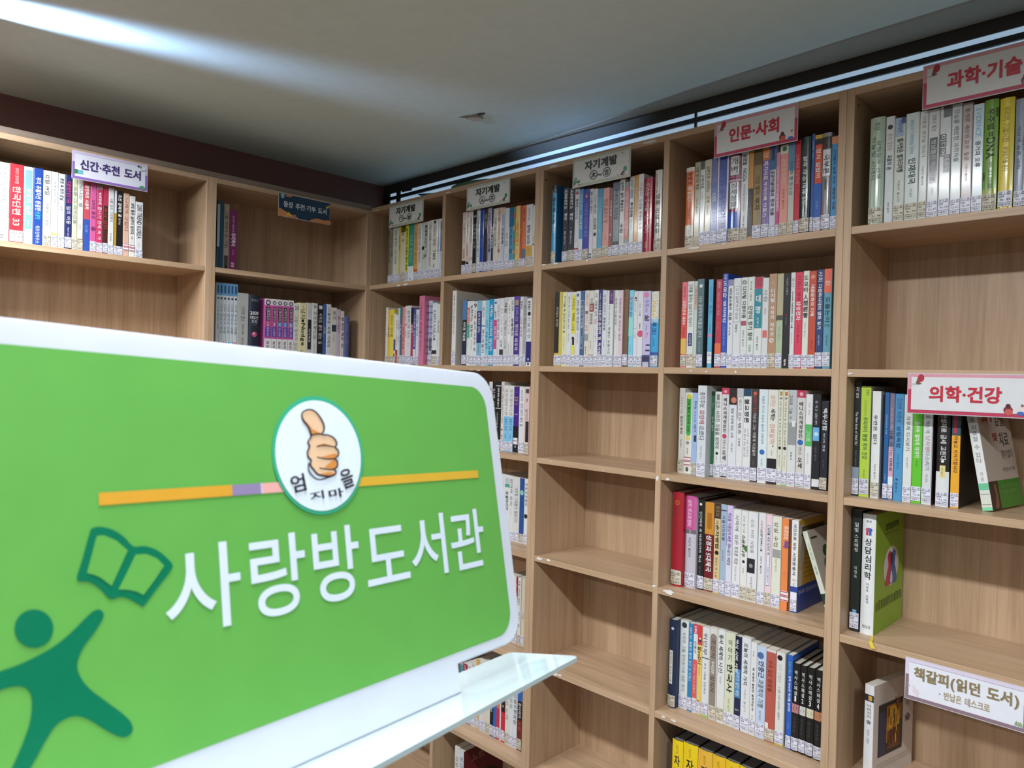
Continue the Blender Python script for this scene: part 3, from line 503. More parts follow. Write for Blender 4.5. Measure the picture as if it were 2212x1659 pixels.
grp('c4r3', wall='R', zoom=(1430, 800, 5.395), z=1.259, ys=.060, n0='L', where='second shelf below red humanities sign', books='''
180 205 white#dadad4 C | t g 세상에서 제일 @.1,.3,.35,.6; T k 당신이 판사 @.33,.54,.25,.75; t k 지은이 옮긴이 @.6,.7,.38,.6
245 258 white#d8dad2 Z | r .04 .5 .25 .85 #47a64c; o .05 .55 .3 #c9c83a; o .5 .55 .3 #47a64c; T #123a18 가장 빨리 친구와 요정 @.08,.48,.4,.7; o .56 .5 .25 #d8c868; o .62 .5 .2 #8a8a80; t k 지은이 옮긴이 @.68,.76,.38,.6; H k 줄 @.92,.97,.3,.7
335 262 light_blue#a0bce4 C | T #20386a 도시는 @.1,.2,.4,.8; t #5a7ab0 무엇으로 @.22,.36,.4,.7; T #20386a 사는가 @.38,.48,.4,.8; r .52 .6 .4 .9 #3a3c4c; t #5a7ab0 지은이 옮긴이 @.64,.68,.38,.6
395-525 178 marbled_grey#ccd2d6 L dy=-.024 cov=#b4bcbe d=.165 | t k 충미주보 @.07,.24; T #a04a5c 모양에 @.27,.42,.2,.8; T #5a5c64 오르다 @.44,.6,.2,.8; t #8a98a0 지은이 옮긴이 @.66,.8,.38,.6
530 245 green#2e6a44 L | b 0 .05 #1c3a28; t #d0dcd0 프란치스 @.12,.22,.35,.6; t #c8d8c8 장이 된다 @.26,.55
592 248 white#d7d8d8 L | r .03 .1 .3 .7 #7a7e82; t k 모든 사라진 것들을 위하여 @.11,.66,.2,.8; t g 지은이 옮긴이 @.75,.8,.38,.6; o .72 .5 .2 #2a2a2a
672-757 205 white#cfcdcd L | b 0 .07 #c03a58; o .04 .5 .2 #e0a0ac; S k 베니스의개성상인 @.11,.49,.26,.74; o .535 .5 .3 #b8405c; t g 장편소설 @.57,.67,.3,.7; S k 오세 @.69,.8,.25,.75; r .96 .99 .1 .9 #2a2a2a
757 210 white#d5d9de L | b 0 .18 #2b1c1c; o .13 .6 .35 #c07a60; t k 밀알 유로에 비친 교회 @.22,.54,.3,.65; t #5a5c60 지은이 옮긴이 @.6,.7,.38,.6
850 210 white#d8dadb L | b 0 .1 #b8b8bc; t #7a7a7c 메이크 @.12,.24,.25,.75; t #7a7a7c 없는 @.26,.36,.25,.75; t k 벤츠 @.38,.5,.25,.75; r .1 .33 0 .12 #9a5a68; t k 김용원 @.54,.63,.35,.65
925 215 white#dadcdc L | b 0 .08 #16425a; T k 불교평론 @.11,.37,.15,.75; t #9a9a9c 과학 불교를 위한 열린 관장 @.43,.74,.15,.4; t #9a9a9c 스거운 가습 오래도속 @.43,.74,.55,.8
1018 215 charcoal#383637 L | o .05 .5 .25 #d05a4c; t #b04a44 삶에서 다시 @.07,.25; T #b9b6b4 이순신 그는 어떻게 이겼을까 @.26,.72,.3,.75; t g 지은이 옮긴이 @.76,.82,.38,.6
1102 222 pale_blue#d2dee2 L | t #6a94ac 복잡한 위기의 본질과 올바른 대북정책 @.07,.58,.35,.65; o .67 .5 .28 #2f6ab4; t g 지은이 옮긴이 @.74,.82,.38,.6
1208 225 cream#d8d9cf L | t #c98a78 보이는 @.06,.18,.25,.75; T k 세계는 @.2,.33,.3,.75; t #c98a78 진짜일까? @.36,.58,.25,.75; o .6 .6 .06 #222; t g 지은이 옮긴이 @.64,.7,.38,.6; r .73 .84 .05 .95 #201e20; r .95 1 0 1 #2a2728
1330 225 cream#d3d3c2 L | r .02 .06 .3 .8 #a89040; H k 16 @.08,.1,.3,.8; t #6a685a 이곳 한국사의 힘 @.12,.32,.3,.65; t #6a685a 우리 역사 37장면 @.34,.58,.3,.65; o .61 .5 .32 #26262a; t #8a8878 지은이 옮긴이 @.68,.8,.38,.6
1388 228 cream#d3d3c2 L | r .02 .06 .3 .8 #b8703a; H k 17 @.08,.1,.3,.8; t #6a685a 이곳 한국사의 힘 @.12,.32,.3,.65; t #6a685a 우리 역사 37장면 @.34,.58,.3,.65; o .61 .5 .32 #26262a; t #8a8878 지은이 옮긴이 @.68,.8,.38,.6; b .97 1 #7ec06a
1448 228 grey#b9bcbe L | b .34 .57 #8f9294; r .32 .38 .5 .85 #dcdcd8; b .57 1 #cfd3d2; t #4a4a4c 고의로 그늘 시 @.05,.3,.1,.5; t k 최형식 @.64,.72,.35,.6
1545-1648 232 white#cbcac6 L | b 0 .075 #b8304e; o .04 .5 .22 #e0a0ac; S k 베니스의개성상인 @.12,.49,.26,.74; o .535 .5 .32 #2f62ac; t g 장편소설 @.58,.66,.3,.7; S k 오세 @.69,.8,.25,.75; r .96 .99 .1 .9 #2a2a2a
1648 278 white#dadcdc L | t #a0a8a8 어린 국화 @.05,.3,.4,.65; b .32 .55 #52b05e; t #c8e8c8 그이름 @.38,.5; t #b8bcc0 지은이 옮긴이 @.62,.74,.38,.6
1730 275 black#1c1d22 - | t #d0d0d2 장 국고 @.07,.18,.3,.6; t #d0d0d2 님들의 편지 @.2,.32,.3,.6; r .35 .49 .1 .85 #6aaede; o .42 .5 .25 #bfe0ee; t #7a7a80 지은이 옮긴이 @.55,.7,.38,.6; r .89 .97 .1 1 #d8d8dc
1828-1918 360 dark_navy#20222e C | T w 백두산함 @.08,.33,.25,.85; t w 바다의 전설 @.36,.56,.35,.65; t #5a6a8a 지은이 옮긴이 @.65,.74,.38,.6
''')
grp('c4r4', wall='R', zoom=(1410, 1030, 5.144), z=.963, ys=.070, n0='L', where='third shelf below red humanities sign', books='''
197-322 165 red#a6202f C H dy=-.02 d=.185 | o .11 .5 .22 #b05a30; t #8a3a24 신과 사이의 전시 @.15,.6,.3,.65; r .83 .96 .02 .9 #d6cec0
345-475 205 lavender#bdb9c6 L H dy=-.008 | b 0 .37 #c75f9a; r .02 .36 .1 .75 #b04a86; r .03 .35 .14 .7 #c75f9a; t w 신의 베스트젠러 @.05,.33,.25,.6; b .37 .41 #6a6670; t #d0d0d4 0QS @.375,.405; t #5a5660 지은이 옮긴이 @.45,.66,.38,.6
478 240 black#1d1c1c L H | o .06 .4 .2 #d8d0c8; t w 인간에게 새 아프리카의 역사 @.14,.7,.25,.65; t #8a8684 지은이 옮긴이 @.74,.84,.38,.6
560 280 maroon#6d1f26 C | b 0 .36 #c88a34; r .12 .3 .25 .75 #a86a1f; T w 성경과 @.37,.55,.2,.8; T w 5대제국 @.57,.78,.2,.8
662 290 tan#cdb98c L | b 0 .17 #3a3430; t #b09060 정조의 @.03,.14; t #6a5a38 소설 @.19,.23; T k 손자병법 @.24,.5,.25,.8; o .55 .5 .3 #1c1a1a; t #7a6a44 정비선 역 소설 @.6,.82,.3,.65; b .86 .9 #3a3434
735 305 light_blue#9db2ca L | b .06 .07 #26262a; t #1e3048 서울시의원들 @.12,.4,.25,.75; t #5a6a80 지은이 옮긴이 @.5,.62,.38,.6
800 315 lilac#cbbde0 L | t #4a3a6a 세상을 아름답게 @.08,.32; T #6a4a9a 바꾼 @.34,.4; t #5a5a70 하나님의 사람들 @.42,.66; b .45 1 #d0d2e2; t #b0305c 오 @.84,.88; t #5a4a70 하나님의 사람들 @.44,.66
867 358 white#dadcdc L | t #5a5c5e 사막에 심은 @.06,.4,.3,.75; t #5a5c5e 푸르른 희망 @.42,.62,.25,.75; t #9a9a9c 지은이 옮긴이 @.64,.8,.38,.6
958 375 white#dbdcda C | t #8a8c8a 그선 용기로 @.05,.25,.3,.6; o .42 1 .45 #4a7a3c; T k 소금꽃나무 @.27,.52,.2,.7; o .57 .5 .2 #222; t k 지은이 옮긴이 @.64,.7,.38,.6
1035-1145 388 white#dadbde C | t #8a8a90 신도 버린 사람들 @.08,.46,.3,.65; r .52 .68 .0 .8 #26262a; o .6 .4 .2 #8a8886; t #8a8a8c 지은이 옮긴이 @.72,.84,.38,.6
1150 400 white#d8dadc L | t #b8506a 스토리움 @.08,.2,.3,.6; T k 0.917 @.2,.26,.3,.6; T k 인재혁신 그를 @.27,.42,.35,.6; t k 지은이 옮긴이 @.47,.66,.38,.6
1233 415 pale_pink#e2cad2 C | r .12 .78 .2 .75 #4a5a8a; r .125 .775 .24 .71 #d8dae6; T k 세계를 바꾼 10가지 약 @.14,.44,.3,.65; t #6a6a80 지은이 옮긴이 @.56,.76,.38,.6
1305-1408 438 cream#d8dbcb L | t #4a4c44 상실 수업 @.06,.33,.2,.65; r .36 .45 .1 .95 #9a9a98; t #a0a292 지은이 옮긴이 @.46,.6,.38,.6
1410-1510 462 orange#e2854a Z | r 0 1 .78 1 #4a3a30; T #f0e0d0 외대의의 @.08,.22; T #5a4a9a 북 @.23,.34; t #c05a30 지은이 옮긴이 @.58,.62,.38,.6
1520-1598 478 white#dcdee0 L cov=#c8a13a d=.155 | b .72 1 #2c4596; T k 사건으로 보는 @.04,.33,.25,.7; T k 시민운동사 @.35,.6,.25,.7; t #c08a50 한 @.64,.66; t #5a5c60 지은이 옮긴이 @.68,.76,.38,.6; r .78 .93 .05 .95 #e2e4ec; covA
''')
grp('c4r5', wall='R', zoom=(1410, 1300, 4.621), z=.641, ys=.066, n0='L', where='fourth shelf below red humanities sign', books='''
147 172 navy#1f2f4d C H dy=-.015 | o .1 .5 .18 #c8d4e0; r .35 .73 .15 .6 #dcdcd8; t #3a3a3c 한국의사 역사의 서술 @.37,.71,.25,.5; T w 교 @.9,.96,.35,.6
238 180 white#d3d9da L | o .05 .5 .3 #3a3a3c; t #7a7e84 우리와 그들 @.13,.36,.3,.7; t #7a7e84 무리짓기에 대한 착각 @.38,.8,.3,.7
338 210 blue#2f7eb1 L | t w 세종의 현인 @.04,.18,.3,.7; T #bfe0f0 세종의 뜻이 @.2,.4; t #bfe0f0 호민 외 이해스 @.42,.66
385 215 white#d8d8d8 L | b 0 .11 #c83a4a; T w 도깨비 @.02,.1; t k 안중근 @.18,.36,.25,.75; b .4 .83 #d85a58; t #f0c8c4 무명지 그리고 안중근 @.44,.8,.3,.65
430 228 yellow#e0c46a L | b 0 .22 #cc3f4a; o .17 .5 .35 #3a3a4a; o .15 .5 .25 #e0b8a0; T #3a2a18 알ooD나 @.24,.44,.1,.9; t #6a5a30 지은이 옮긴이 @.46,.56,.38,.6; H #b05a30 E @.84,.87
475 248 white#d5d7d8 L | t #3a3c3e 위안부 @.06,.32,.15,.7; b .34 .35 #3a3c40; t #5a5c60 한국 사람들 한민족의 @.4,.74,.35,.6; b .95 1 #9ab86a
548-625 255 taupe#d2d0ca C | o .1 .5 .4 #8c8075; r .1 .9 .1 .9 #8c8075; o .9 .5 .4 #6a7070; t #4a3e34 조선의 @.12,.32; T w 우리긴은 @.36,.5,.3,.7; t #4a3e34 상식사 @.52,.7
627 275 white#d8dada C | T k 동서 세계의 @.05,.32,.2,.75; t k 시선 @.34,.46,.2,.75; t #8a8c8c 지은이 옮긴이 @.5,.58,.38,.6
703 305 pale_green#cfd4ba L | s #3a3c34 이야기 @.07,.3,.3,.7; T k 한국사 @.33,.64,.22,.78; t #a0a48c 지은이 옮긴이 @.7,.84,.38,.6
803 340 navy#22284a L | r 0 .36 0 .6 #1a1c34; T w 역사 시비 사정 @.03,.4,.05,.5; r .35 .66 .05 .95 #4a86b8; t #d8e4f0 우리가 알던 세상 @.38,.64; h w 강사 @.78,.8; b .86 1 #cfd2dc
865 350 white#d6d9db L | T #4a4e52 오늘의 세계적 가치 @.06,.5,.25,.7; t #9aa0a4 지은이 옮긴이 @.54,.78,.38,.6
957 400 white#dadbda L | t g 이유 @.05,.25,.3,.6; T k 왜 세계의 절반은 굶주리는가? @.27,.74,.35,.7; t g 지은이 옮긴이 @.78,.86,.38,.6
1017 440 light_blue#bccbe0 L | o .1 .4 .35 #4a6aa0; T #2a2c34 안중근 @.16,.34; t k 과결적의 기행 @.36,.66; t #5a7aa8 지은이 옮긴이 @.7,.8,.38,.6
1112 470 brick#b0584b C | b 0 .03 #d0ccc8; t #7a2e26 우리 같은 @.12,.3,.2,.65; t #7a2e26 영웅들 @.32,.46,.2,.65; r .8 .95 0 .35 #dcd8d4
1210-1300 500 white#d4d6d0 L | o .06 .4 .3 #1c1a1c; t #a8aaa4 그가 그집다 @.12,.32,.25,.6; t #7a7c78 그 사람 그리고 길이라는 사람들이 @.36,.72,.3,.55; b .96 1 #b8a83c
1320 525 blue#2a5db6 L | t #7fc0ae 청소년 세계사 @.07,.2; T w 유욕 1000의 역사를 읽어라 @.22,.6,.3,.75; t #90b0e0 지은이 옮긴이 @.72,.78,.38,.6
'''+'\n'.join('%s %d black#1b1c1c L H | s w 역사스페셜 @.08,.36,.28,.72; H w %d @.37,.43,.36,.64; r .46 .56 .05 .95 %s; o .51 .5 .28 %s; t #4a4c48 한국방송 @.6,.78,.3,.65' % (x, y, n, c, c2)
 for n, (x, y, c, c2) in enumerate([('1375', 605, '#b07a7c', '#3a2c30'), ('1450', 630, '#c6cac6', '#4a5a5c'), ('1518', 650, '#d8d4b8', '#a8986a'), ('1598-1680', 675, '#b8805c', '#8a5a40')], 1)))
grp('c4r6', wall='R', zoom=(1400, 1500, 5.267), z=.312, ys=.035, n0='L', where='fifth shelf below red humanities sign', books='\n'.join(
 '%s %d %s - H dark d=.19 | s #9a7a1a 문학의숲 @.05,.13,.35,.65; S k 자본 @.15,.38,.25,.75; s k %d @.42,.5,.3,.7; s #6a5010 지음 @.6,.75,.35,.65' % (x, y, c, n)
 for n, (x, y, c) in enumerate([('250', 505, 'yellow#e3c51c'), ('375', 548, 'yellow#e3c51c'), ('540', 620, 'amber#e0ae3c'), ('705', 683, 'amber#e2b52c'), ('850', 745, 'yellow#e2bd22'), ('1010', 812, 'yellow#e3c51c'), ('1165', 880, 'yellow#e3c51c'), ('1330-1490', 950, 'yellow#e3c51c')], 1)))
grp('c5r1', wall='R', zoom=(1830, 90, 3.859), z=1.8405, ys=.014, n0='L', where='shelf behind red science sign', gloss=1, books='''
170-295 640 sage#a6baa5 C H | t #5a6e5a 하늘빛 시대의 @.18,.58,.15,.45; t #5a6e5a 갈림길과 선책 @.18,.66,.55,.8; t #5a6e5a 최선 @.05,.12,.3,.7
300 630 white#d0d4d6 - | o .1 .5 .3 #26262a; t #b89a98 꿈의 알림장 @.16,.32; T k 국음의 손 @.36,.5; t #5a5c60 지은이 옮긴이 @.8,.9,.38,.6
375 640 cream#c8cdc6 C | r 0 .18 .05 .8 #9cb0c8; r 0 .06 .6 1 #2f4a80; t #3a5a80 세계대발편 @.02,.14; T k 벌거벗은 별자리여행 @.2,.52,.25,.85; t g 지은이 옮긴이 @.6,.8,.38,.6
467 600 pale_blue#cbd5d4 C | t #7ab0d0 세계최강 인재혁명을 위하여 @.06,.38,.3,.6; T k 인재대국 @.42,.66,.25,.8; t g 지은이 옮긴이 @.7,.78,.38,.6
582 585 white#d0d4d2 C | t #8a8078 이론과 연구실 이야기 @.05,.42,.3,.75; t #5a5c5c 지은이 옮긴이 @.5,.7,.38,.6
655 570 white#cdd0d0 L | t g 인류의 통신 @.05,.2,.3,.7; r .26 .68 .15 .85 #1f2022; T #c0c4c4 정보통신 역사기행 @.28,.66,.25,.75; t g 지은이 옮긴이 @.72,.78,.38,.6
750 545 white#ccd0d2 L | r 0 .1 .3 1 #5a5e62; r .25 .45 .05 .6 #1c1c1e; T w 미디어 @.26,.44,.1,.55; r .44 .6 .4 .95 #222224; T w 대충동 @.45,.6,.45,.9
847 525 pale_grey#c3c9ca L | t #5a6064 진실을 배반한 과학자들 @.05,.52,.25,.75
937 515 mauve#a89894 L | t #5a4a44 통계로 세상의 모든 질문 @.05,.52,.25,.7; t g 지은이 옮긴이 @.55,.7,.38,.6
1027 525 pale_blue#c2d2d8 L | t #7ab4c8 EVIDENCE @.04,.3,.25,.75; T #3a3c3e 증거의 오류 @.34,.58,.25,.75
1120-1240 490 lime_green#6f9e2b C H | T #1e2a14 우주뱀 @.08,.27,.25,.75; T #1e2a14 =DNA @.29,.53,.2,.8; r .08 .16 .85 .97 #2a3a1a; r .65 .72 .02 .12 #2a3a1a; t #2a3a1a 야머니즘과 문자생물학 @.56,.82,.4,.65; b .8 .86 #9aa83a
1248-1375 475 yellow#d6c22a L H | t #8a7a20 우리의 기없이란 @.08,.4,.25,.7; t #8a7a20 무엇인가를 문다 @.44,.66,.3,.65
1380-1490 480 grey_blue#8893a5 L H | t #4a5668 세상에 숨은 과학 @.25,.65,.2,.5; t #4a5668 이야기 @.3,.6,.55,.8
1498-1600 470 white#ccd2d6 L | t g 과학의 역사 @.1,.6
''')
grp('c5r3', wall='R', zoom=(1810, 790, 5.027), z=1.259, ys=.045, n0='L', where='shelf behind red medicine sign', books='''
145 165 black#1c2527 L | s w 지압 @.03,.2,.3,.7; t w The New Book of SHIATSU @.27,.56,.3,.65; t #7a8a90 지은이 옮긴이 @.6,.74,.38,.6; b .75 .86 #8a98a8
222-330 222 lime#b9d648 L cov=#c9ccc6 | t #3a5a30 한울지 @.03,.08,.5,.85; t #8aa040 소아치과의사가 쓴 @.12,.3,.3,.6; T #2f6a50 우리아이 평생 치아 건강 @.28,.66,.25,.75; t #8aa040 지은이 옮긴이 @.75,.83,.38,.6
345-440 278 white#d9dcda C cov=#b6bac0 | T k 우연은 없다 @.22,.5,.2,.65; t k 지은이 옮긴이 @.68,.82,.38,.6
478 290 blue#1f5993 L | t #a0c8e8 자연의학의 기초 @.18,.45,.3,.65; t #a0c8e8 지은이 옮긴이 @.76,.82,.38,.6
533 300 violet_grey#747089 L | t #c0a0b0 의학의 역사 @.1,.45; r .5 .8 0 1 #c9a0b4; t #2a2430 암을 이기는 @.34,.6; T k 이하유 @.6,.74; r .78 .88 0 1 #dce0ea
590 305 sky_blue#498ebf - | t #2a5a88 건강한 자연의 @.04,.26,.25,.75; T #1f4a78 삼림욕법 @.3,.5,.25,.75; t #3a78aa 지은이 옮긴이 @.56,.7,.38,.6; o .8 .4 .12 #1a3a60; t #1a3a60 충판사 @.82,.94,.25,.5
690 315 white#d6d9d6 L | t #5a6060 하루에 다시보기 @.2,.52,.25,.75; t #9aa0a0 지은이 옮긴이 @.58,.68,.38,.6
788 385 green#5ebd2b L | T w 숨위여 알차게 이야기 @.2,.55,.25,.75; t #3a8a1a 지은이 옮긴이 @.58,.64,.38,.6
898-1010 400 white#ced2d4 L cov=#4a3a40 | r 0 .86 .02 .08 #8a8c8e; r 0 .86 .9 .95 #8a8c8e; t #5a6468 옮으로 하는 약 @.05,.3,.25,.7; t #b06a70 난치병 @.33,.47,.3,.75; t #5a6468 다스리기 @.48,.66,.3,.75; t g 지은이 옮긴이 @.7,.78,.38,.6
1053-1200 410 black#1c1b1c L H | b .66 1 #d6dadc; T #d8d8d8 만성피로 금세 고친다 @.1,.55,.3,.75; o .56 .5 .12 #e0e0e0; r .6 .72 .3 .72 #dcd090; t #6a6030 지은이 옮긴이 @.62,.7,.38,.6
1212-1310 420 amber#e3a52c L cov=#1e1a18 d=.16 | b 0 .3 #2a4a5c; r 0 .28 .2 .6 #a8304a; T #6a3a14 터놓고 이야기합시다 @.31,.66,.25,.75
''')
grp('c5r4', wall='R', zoom=(1800, 1080, 2.864), z=.963, ys=.045, n0='L', where='shelf below red medicine sign', books='''
97-157 62 black#1b2522 L | s w 일빛 @.1,.18,.3,.7; s w 스트레칭 @.2,.34,.3,.7; s #c9d0cc 이정숙 @.46,.56,.35,.65; r .82 .86 .3 .7 #6aa0c8
163-247 85 white#dcdfe0 - cov=#87b22e d=.185 H | h k 제5판 @.05,.07,.3,.7; o .13 .42 .16 #c8305a; o .13 .6 .16 #2f62ac; r .145 .175 .3 .48 #c8305a; r .145 .175 .52 .7 #2f62ac; S #2a2c2c 상담심리학 @.2,.54,.24,.76; s #4a4c4c 이장호 @.57,.64,.42,.6; s #4a4c4c 이동귀 @.67,.74,.42,.6; h #3a3c3c 학지사 @.92,.95,.2,.8; covB
''')
grp('c5r5', wall='R', zoom=(1800, 1080, 2.864), z=.641, ys=.055, n0='L', where='shelf behind mauve bookmark sign', books='''
178-240 1140 white#d9dadd - d=.165 yaw=-11 cov=#c9bfb8 | r .1 .17 .0 1 #2a2c3a; r .11 .16 .4 .8 #c89a3c; s #3a3c40 아버지의 @.2,.34,.28,.72; S #3a3c40 숲 @.36,.4,.25,.75; t #8a8c90 송현우 수필집 @.46,.6,.35,.6; h #5a5c60 문학 @.92,.95; covC
''')
# ------------------------------------------------------------------ the room
CEIL = 2.318 + Z0; WX = -.275; WY = .25; X1, Y1 = 4.6, -4.8
def struct(o): o['kind'] = 'structure'; return o
struct(box('floor', (WX-.15, Y1-.15, -.1), (X1+.15, WY+.15, 0), mat('#6b665e', .5, 'floor')))
CEILING = struct(box('ceiling', (WX-.15, Y1-.15, CEIL), (X1+.15, WY+.15, CEIL+.1), mat('#dcebe6', .55, 'ceiling', bump=.05)))
struct(box('wall_left', (WX-.12, Y1, 0), (WX, WY, CEIL), mat('#7a524a', .6, 'wall')))
struct(box('wall_back', (X1, Y1, 0), (X1+.12, WY, CEIL), mat('#8f8c86', .7, 'wall')))
struct(box('wall_front', (WX, Y1-.12, 0), (X1, Y1, CEIL), mat('#8f8c86', .7, 'wall')))
# right-hand wall: solid below, a long window strip above the bookcases
DARK = mat('#25272a', .5, 'frame'); STEEL = mat('#23282e', .4, 'frame')
struct(box('wall_right', (WX-.12, WY, 0), (X1, WY+.12, 2.10+Z0), mat('#7e7a72', .7, 'wall')))
w1 = empty('window_1', (0, 0, 0)); struct(w1)
ZB, ZT = 2.10+Z0, CEIL
box('lintel', (WX-.12, WY, 2.279+Z0), (X1, WY+.12, ZT), mat('#3c3d39', .6, 'lintel'), w1)
box('window_frame', (WX-.12, WY-.004, 2.2500+Z0), (X1, WY+.03, 2.2640+Z0), STEEL, w1, .001)
box('window_frame', (WX-.12, WY-.004, ZB), (X1, WY+.03, ZB+.03), STEEL, w1, .001)
for a, b in ((WX-.12, at(842, 430, 1, WY).x), (at(857, 430, 1, WY).x, at(864, 430, 1, WY).x), (1.2600, 1.2665), (2.6, 2.66)):
    box('mullion', (a, WY-.003, ZB), (b, WY+.03, 2.2790+Z0), DARK, w1, .001)
GL = mat('#aac6de', .2, 'daylit_pane', emit=.62)
for a, b in ((WX-.1, .1), (.1, 1.262), (1.262, 2.63), (2.63, X1)):
    box('pane', (a, WY+.004, ZB+.02), (b, WY+.008, 2.2515+Z0), GL, w1)
    box('pane', (a, WY+.004, 2.2627+Z0), (b, WY+.008, 2.281+Z0), GL, w1)
fl = Flat()                                     # coloured film shapes stuck to the glass near the corner
def onwin(pts, m, y=WY+.0032): fl.poly([tuple(at(px, py, 1, y)) for px, py in pts], m)
onwin(smooth_poly([(904, 419), (940, 416), (985, 408), (960, 424), (915, 424)]), mat('#3d86b4', .4))
onwin(smooth_poly([(975, 404), (1000, 393), (1050, 386), (1064, 390), (1020, 402), (985, 410)]), mat('#6f9b83', .4))
onwin([(868, 408), (890, 404), (890, 411), (868, 416)], mat('#6a6060', .5))
fl.build('window_film', w1)
# ceiling paper lifting along the wall: a shallow wedge that widens from nothing
tv = []
for x, wd in ((.4, .004), (.9, .035), (1.3, .075), (1.7, .098), (2.3, .115), (X1, .12)):
    tv += [(x, WY-wd, CEIL-.0002), (x, WY-wd+.006, CEIL-.0025), (x, WY-.012, CEIL-.011*min(1, wd/.09)-.0006), (x, WY+.001, CEIL-.007*min(1, wd/.09)-.0006)]
tf = [(4*i+j, 4*i+j+1, 4*i+j+5, 4*i+j+4) for i in range(5) for j in range(3)]
struct(mesh_obj('trim_1', tv, tf, mat('#a8a79c', .6, 'trim')))
# a ragged patch of torn ceiling paper
chip = Flat(); hc = at(1022, 252, 2, CEIL)
def onceil(pts, m, dz): chip.poly([tuple(at(px, py, 2, CEIL-dz)) for px, py in pts][::-1], m)
onceil([(990, 254), (1003, 250), (1020, 248), (1038, 243), (1050, 246), (1042, 251), (1046, 256), (1030, 259), (1012, 258), (1004, 255)], mat('#8d8478', .8), .0006)
onceil([(1008, 255), (1022, 253), (1040, 255), (1034, 263), (1020, 262)], mat('#d2c8bb', .8), .0010)
onceil([(1030, 247), (1046, 243), (1048, 245), (1034, 250)], mat('#3a332c', .8), .0012)
chip.build('torn_paper', CEILING)

# ------------------------------------------------------------------ bookcases
PT = .0165; DEP = .246
ROWS_R = [2.122, 1.8405, 1.535, 1.259, .963, .641, .312, 0.0]
ROWS_L = [2.113, 1.8372, 1.535, 1.259, .963, .641, .312, 0.0]
CHIPM = mat('#dcdad6', .8, 'chip')
def bookcase(axis, a0, a1, dividers, rows, label, name='bookcase'):
    """front on the plane y = 0 (axis x) or x = 0 (axis y); a0..a1 is its run along the wall"""
    root = empty(name, ((a0+a1)/2, .12, 0) if axis == 0 else (-.12, (a0+a1)/2, 0))
    off = Vector(root.location)
    def B(n, a, b, d0, d1, z0, z1, m, par=root):
        lo, hi = ((a, d0, z0), (b, d1, z1)) if axis == 0 else ((-d1, a, z0), (-d0, b, z1))
        return box(n, tuple(Vector(lo)-off), tuple(Vector(hi)-off), m, par, .0007)
    along = WOOD_X if axis == 0 else WOOD_Y
    zt = rows[0] + Z0
    g = .0002
    B('side_panel', a0+g, a0+PT, 0, DEP-.006, 0, zt+PT, WOOD_V); B('side_panel', a1-PT, a1-g, 0, DEP-.006, 0, zt+PT, WOOD_V)
    B('back_panel', a0+g, a1-g, DEP-.006, DEP, 0, zt+PT, WOOD_V)
    edges = [a0+PT] + [e for d in dividers for e in (d-PT/2, d+PT/2)] + [a1-PT]
    B('top_panel', a0+PT, a1-PT, 0.0002, DEP-.006, zt, zt+PT, along)
    for d in dividers: B('divider', d-PT/2, d+PT/2, 0, DEP-.006, Z0, zt, WOOD_V)
    sh = {}
    for k in range(0, len(edges), 2):
        for r in range(1, len(rows)):
            sh[(k//2, r)] = B('shelf', edges[k], edges[k+1], .0008, DEP-.006, rows[r]+Z0-PT, rows[r]+Z0, along)
    B('plinth', a0+PT, a1-PT, .01, .026, 0, Z0-PT, along)
    tag(root, label, 'bookcase', 'bookcases along two walls')
    return root, sh
XA, XB, XC, XD = -.0155, .8845, 1.7845, 2.6845
bcA, shA = bookcase(0, XA, XB, [.4375], ROWS_R, 'oak laminate bookcase in the room corner carrying two green-edged 자기계발 signs')
bcB, shB = bookcase(0, XB, XC, [1.332], ROWS_R, 'oak laminate bookcase with one empty column, between 자기계발 and 과학·기술 bookcases')
bcC, shC = bookcase(0, XC, XD, [2.2345], ROWS_R, 'oak laminate bookcase carrying the 과학·기술, 의학·건강 and 책갈피 signs')
bcL2, shL2 = bookcase(1, -.6195, -.0005, [], ROWS_L, 'oak laminate bookcase carrying the navy sign, under the brown wall')
bcL1, shL1 = bookcase(1, -1.2395, -.6195, [], ROWS_L, 'oak laminate bookcase carrying the purple 신간 sign, under the brown wall')
# filler board lying along the top of the left-hand bookcases
fb = box('filler_board', (-.03, -1.2395, 2.113+Z0+PT+.0002), (-.002, .0, 2.1475+Z0), wood('taupe_filler', 1, '#6f6055', '#857568'), None, .001)
tag(fb, 'narrow taupe filler board lying along the top of the bookcases below brown wall', 'board')
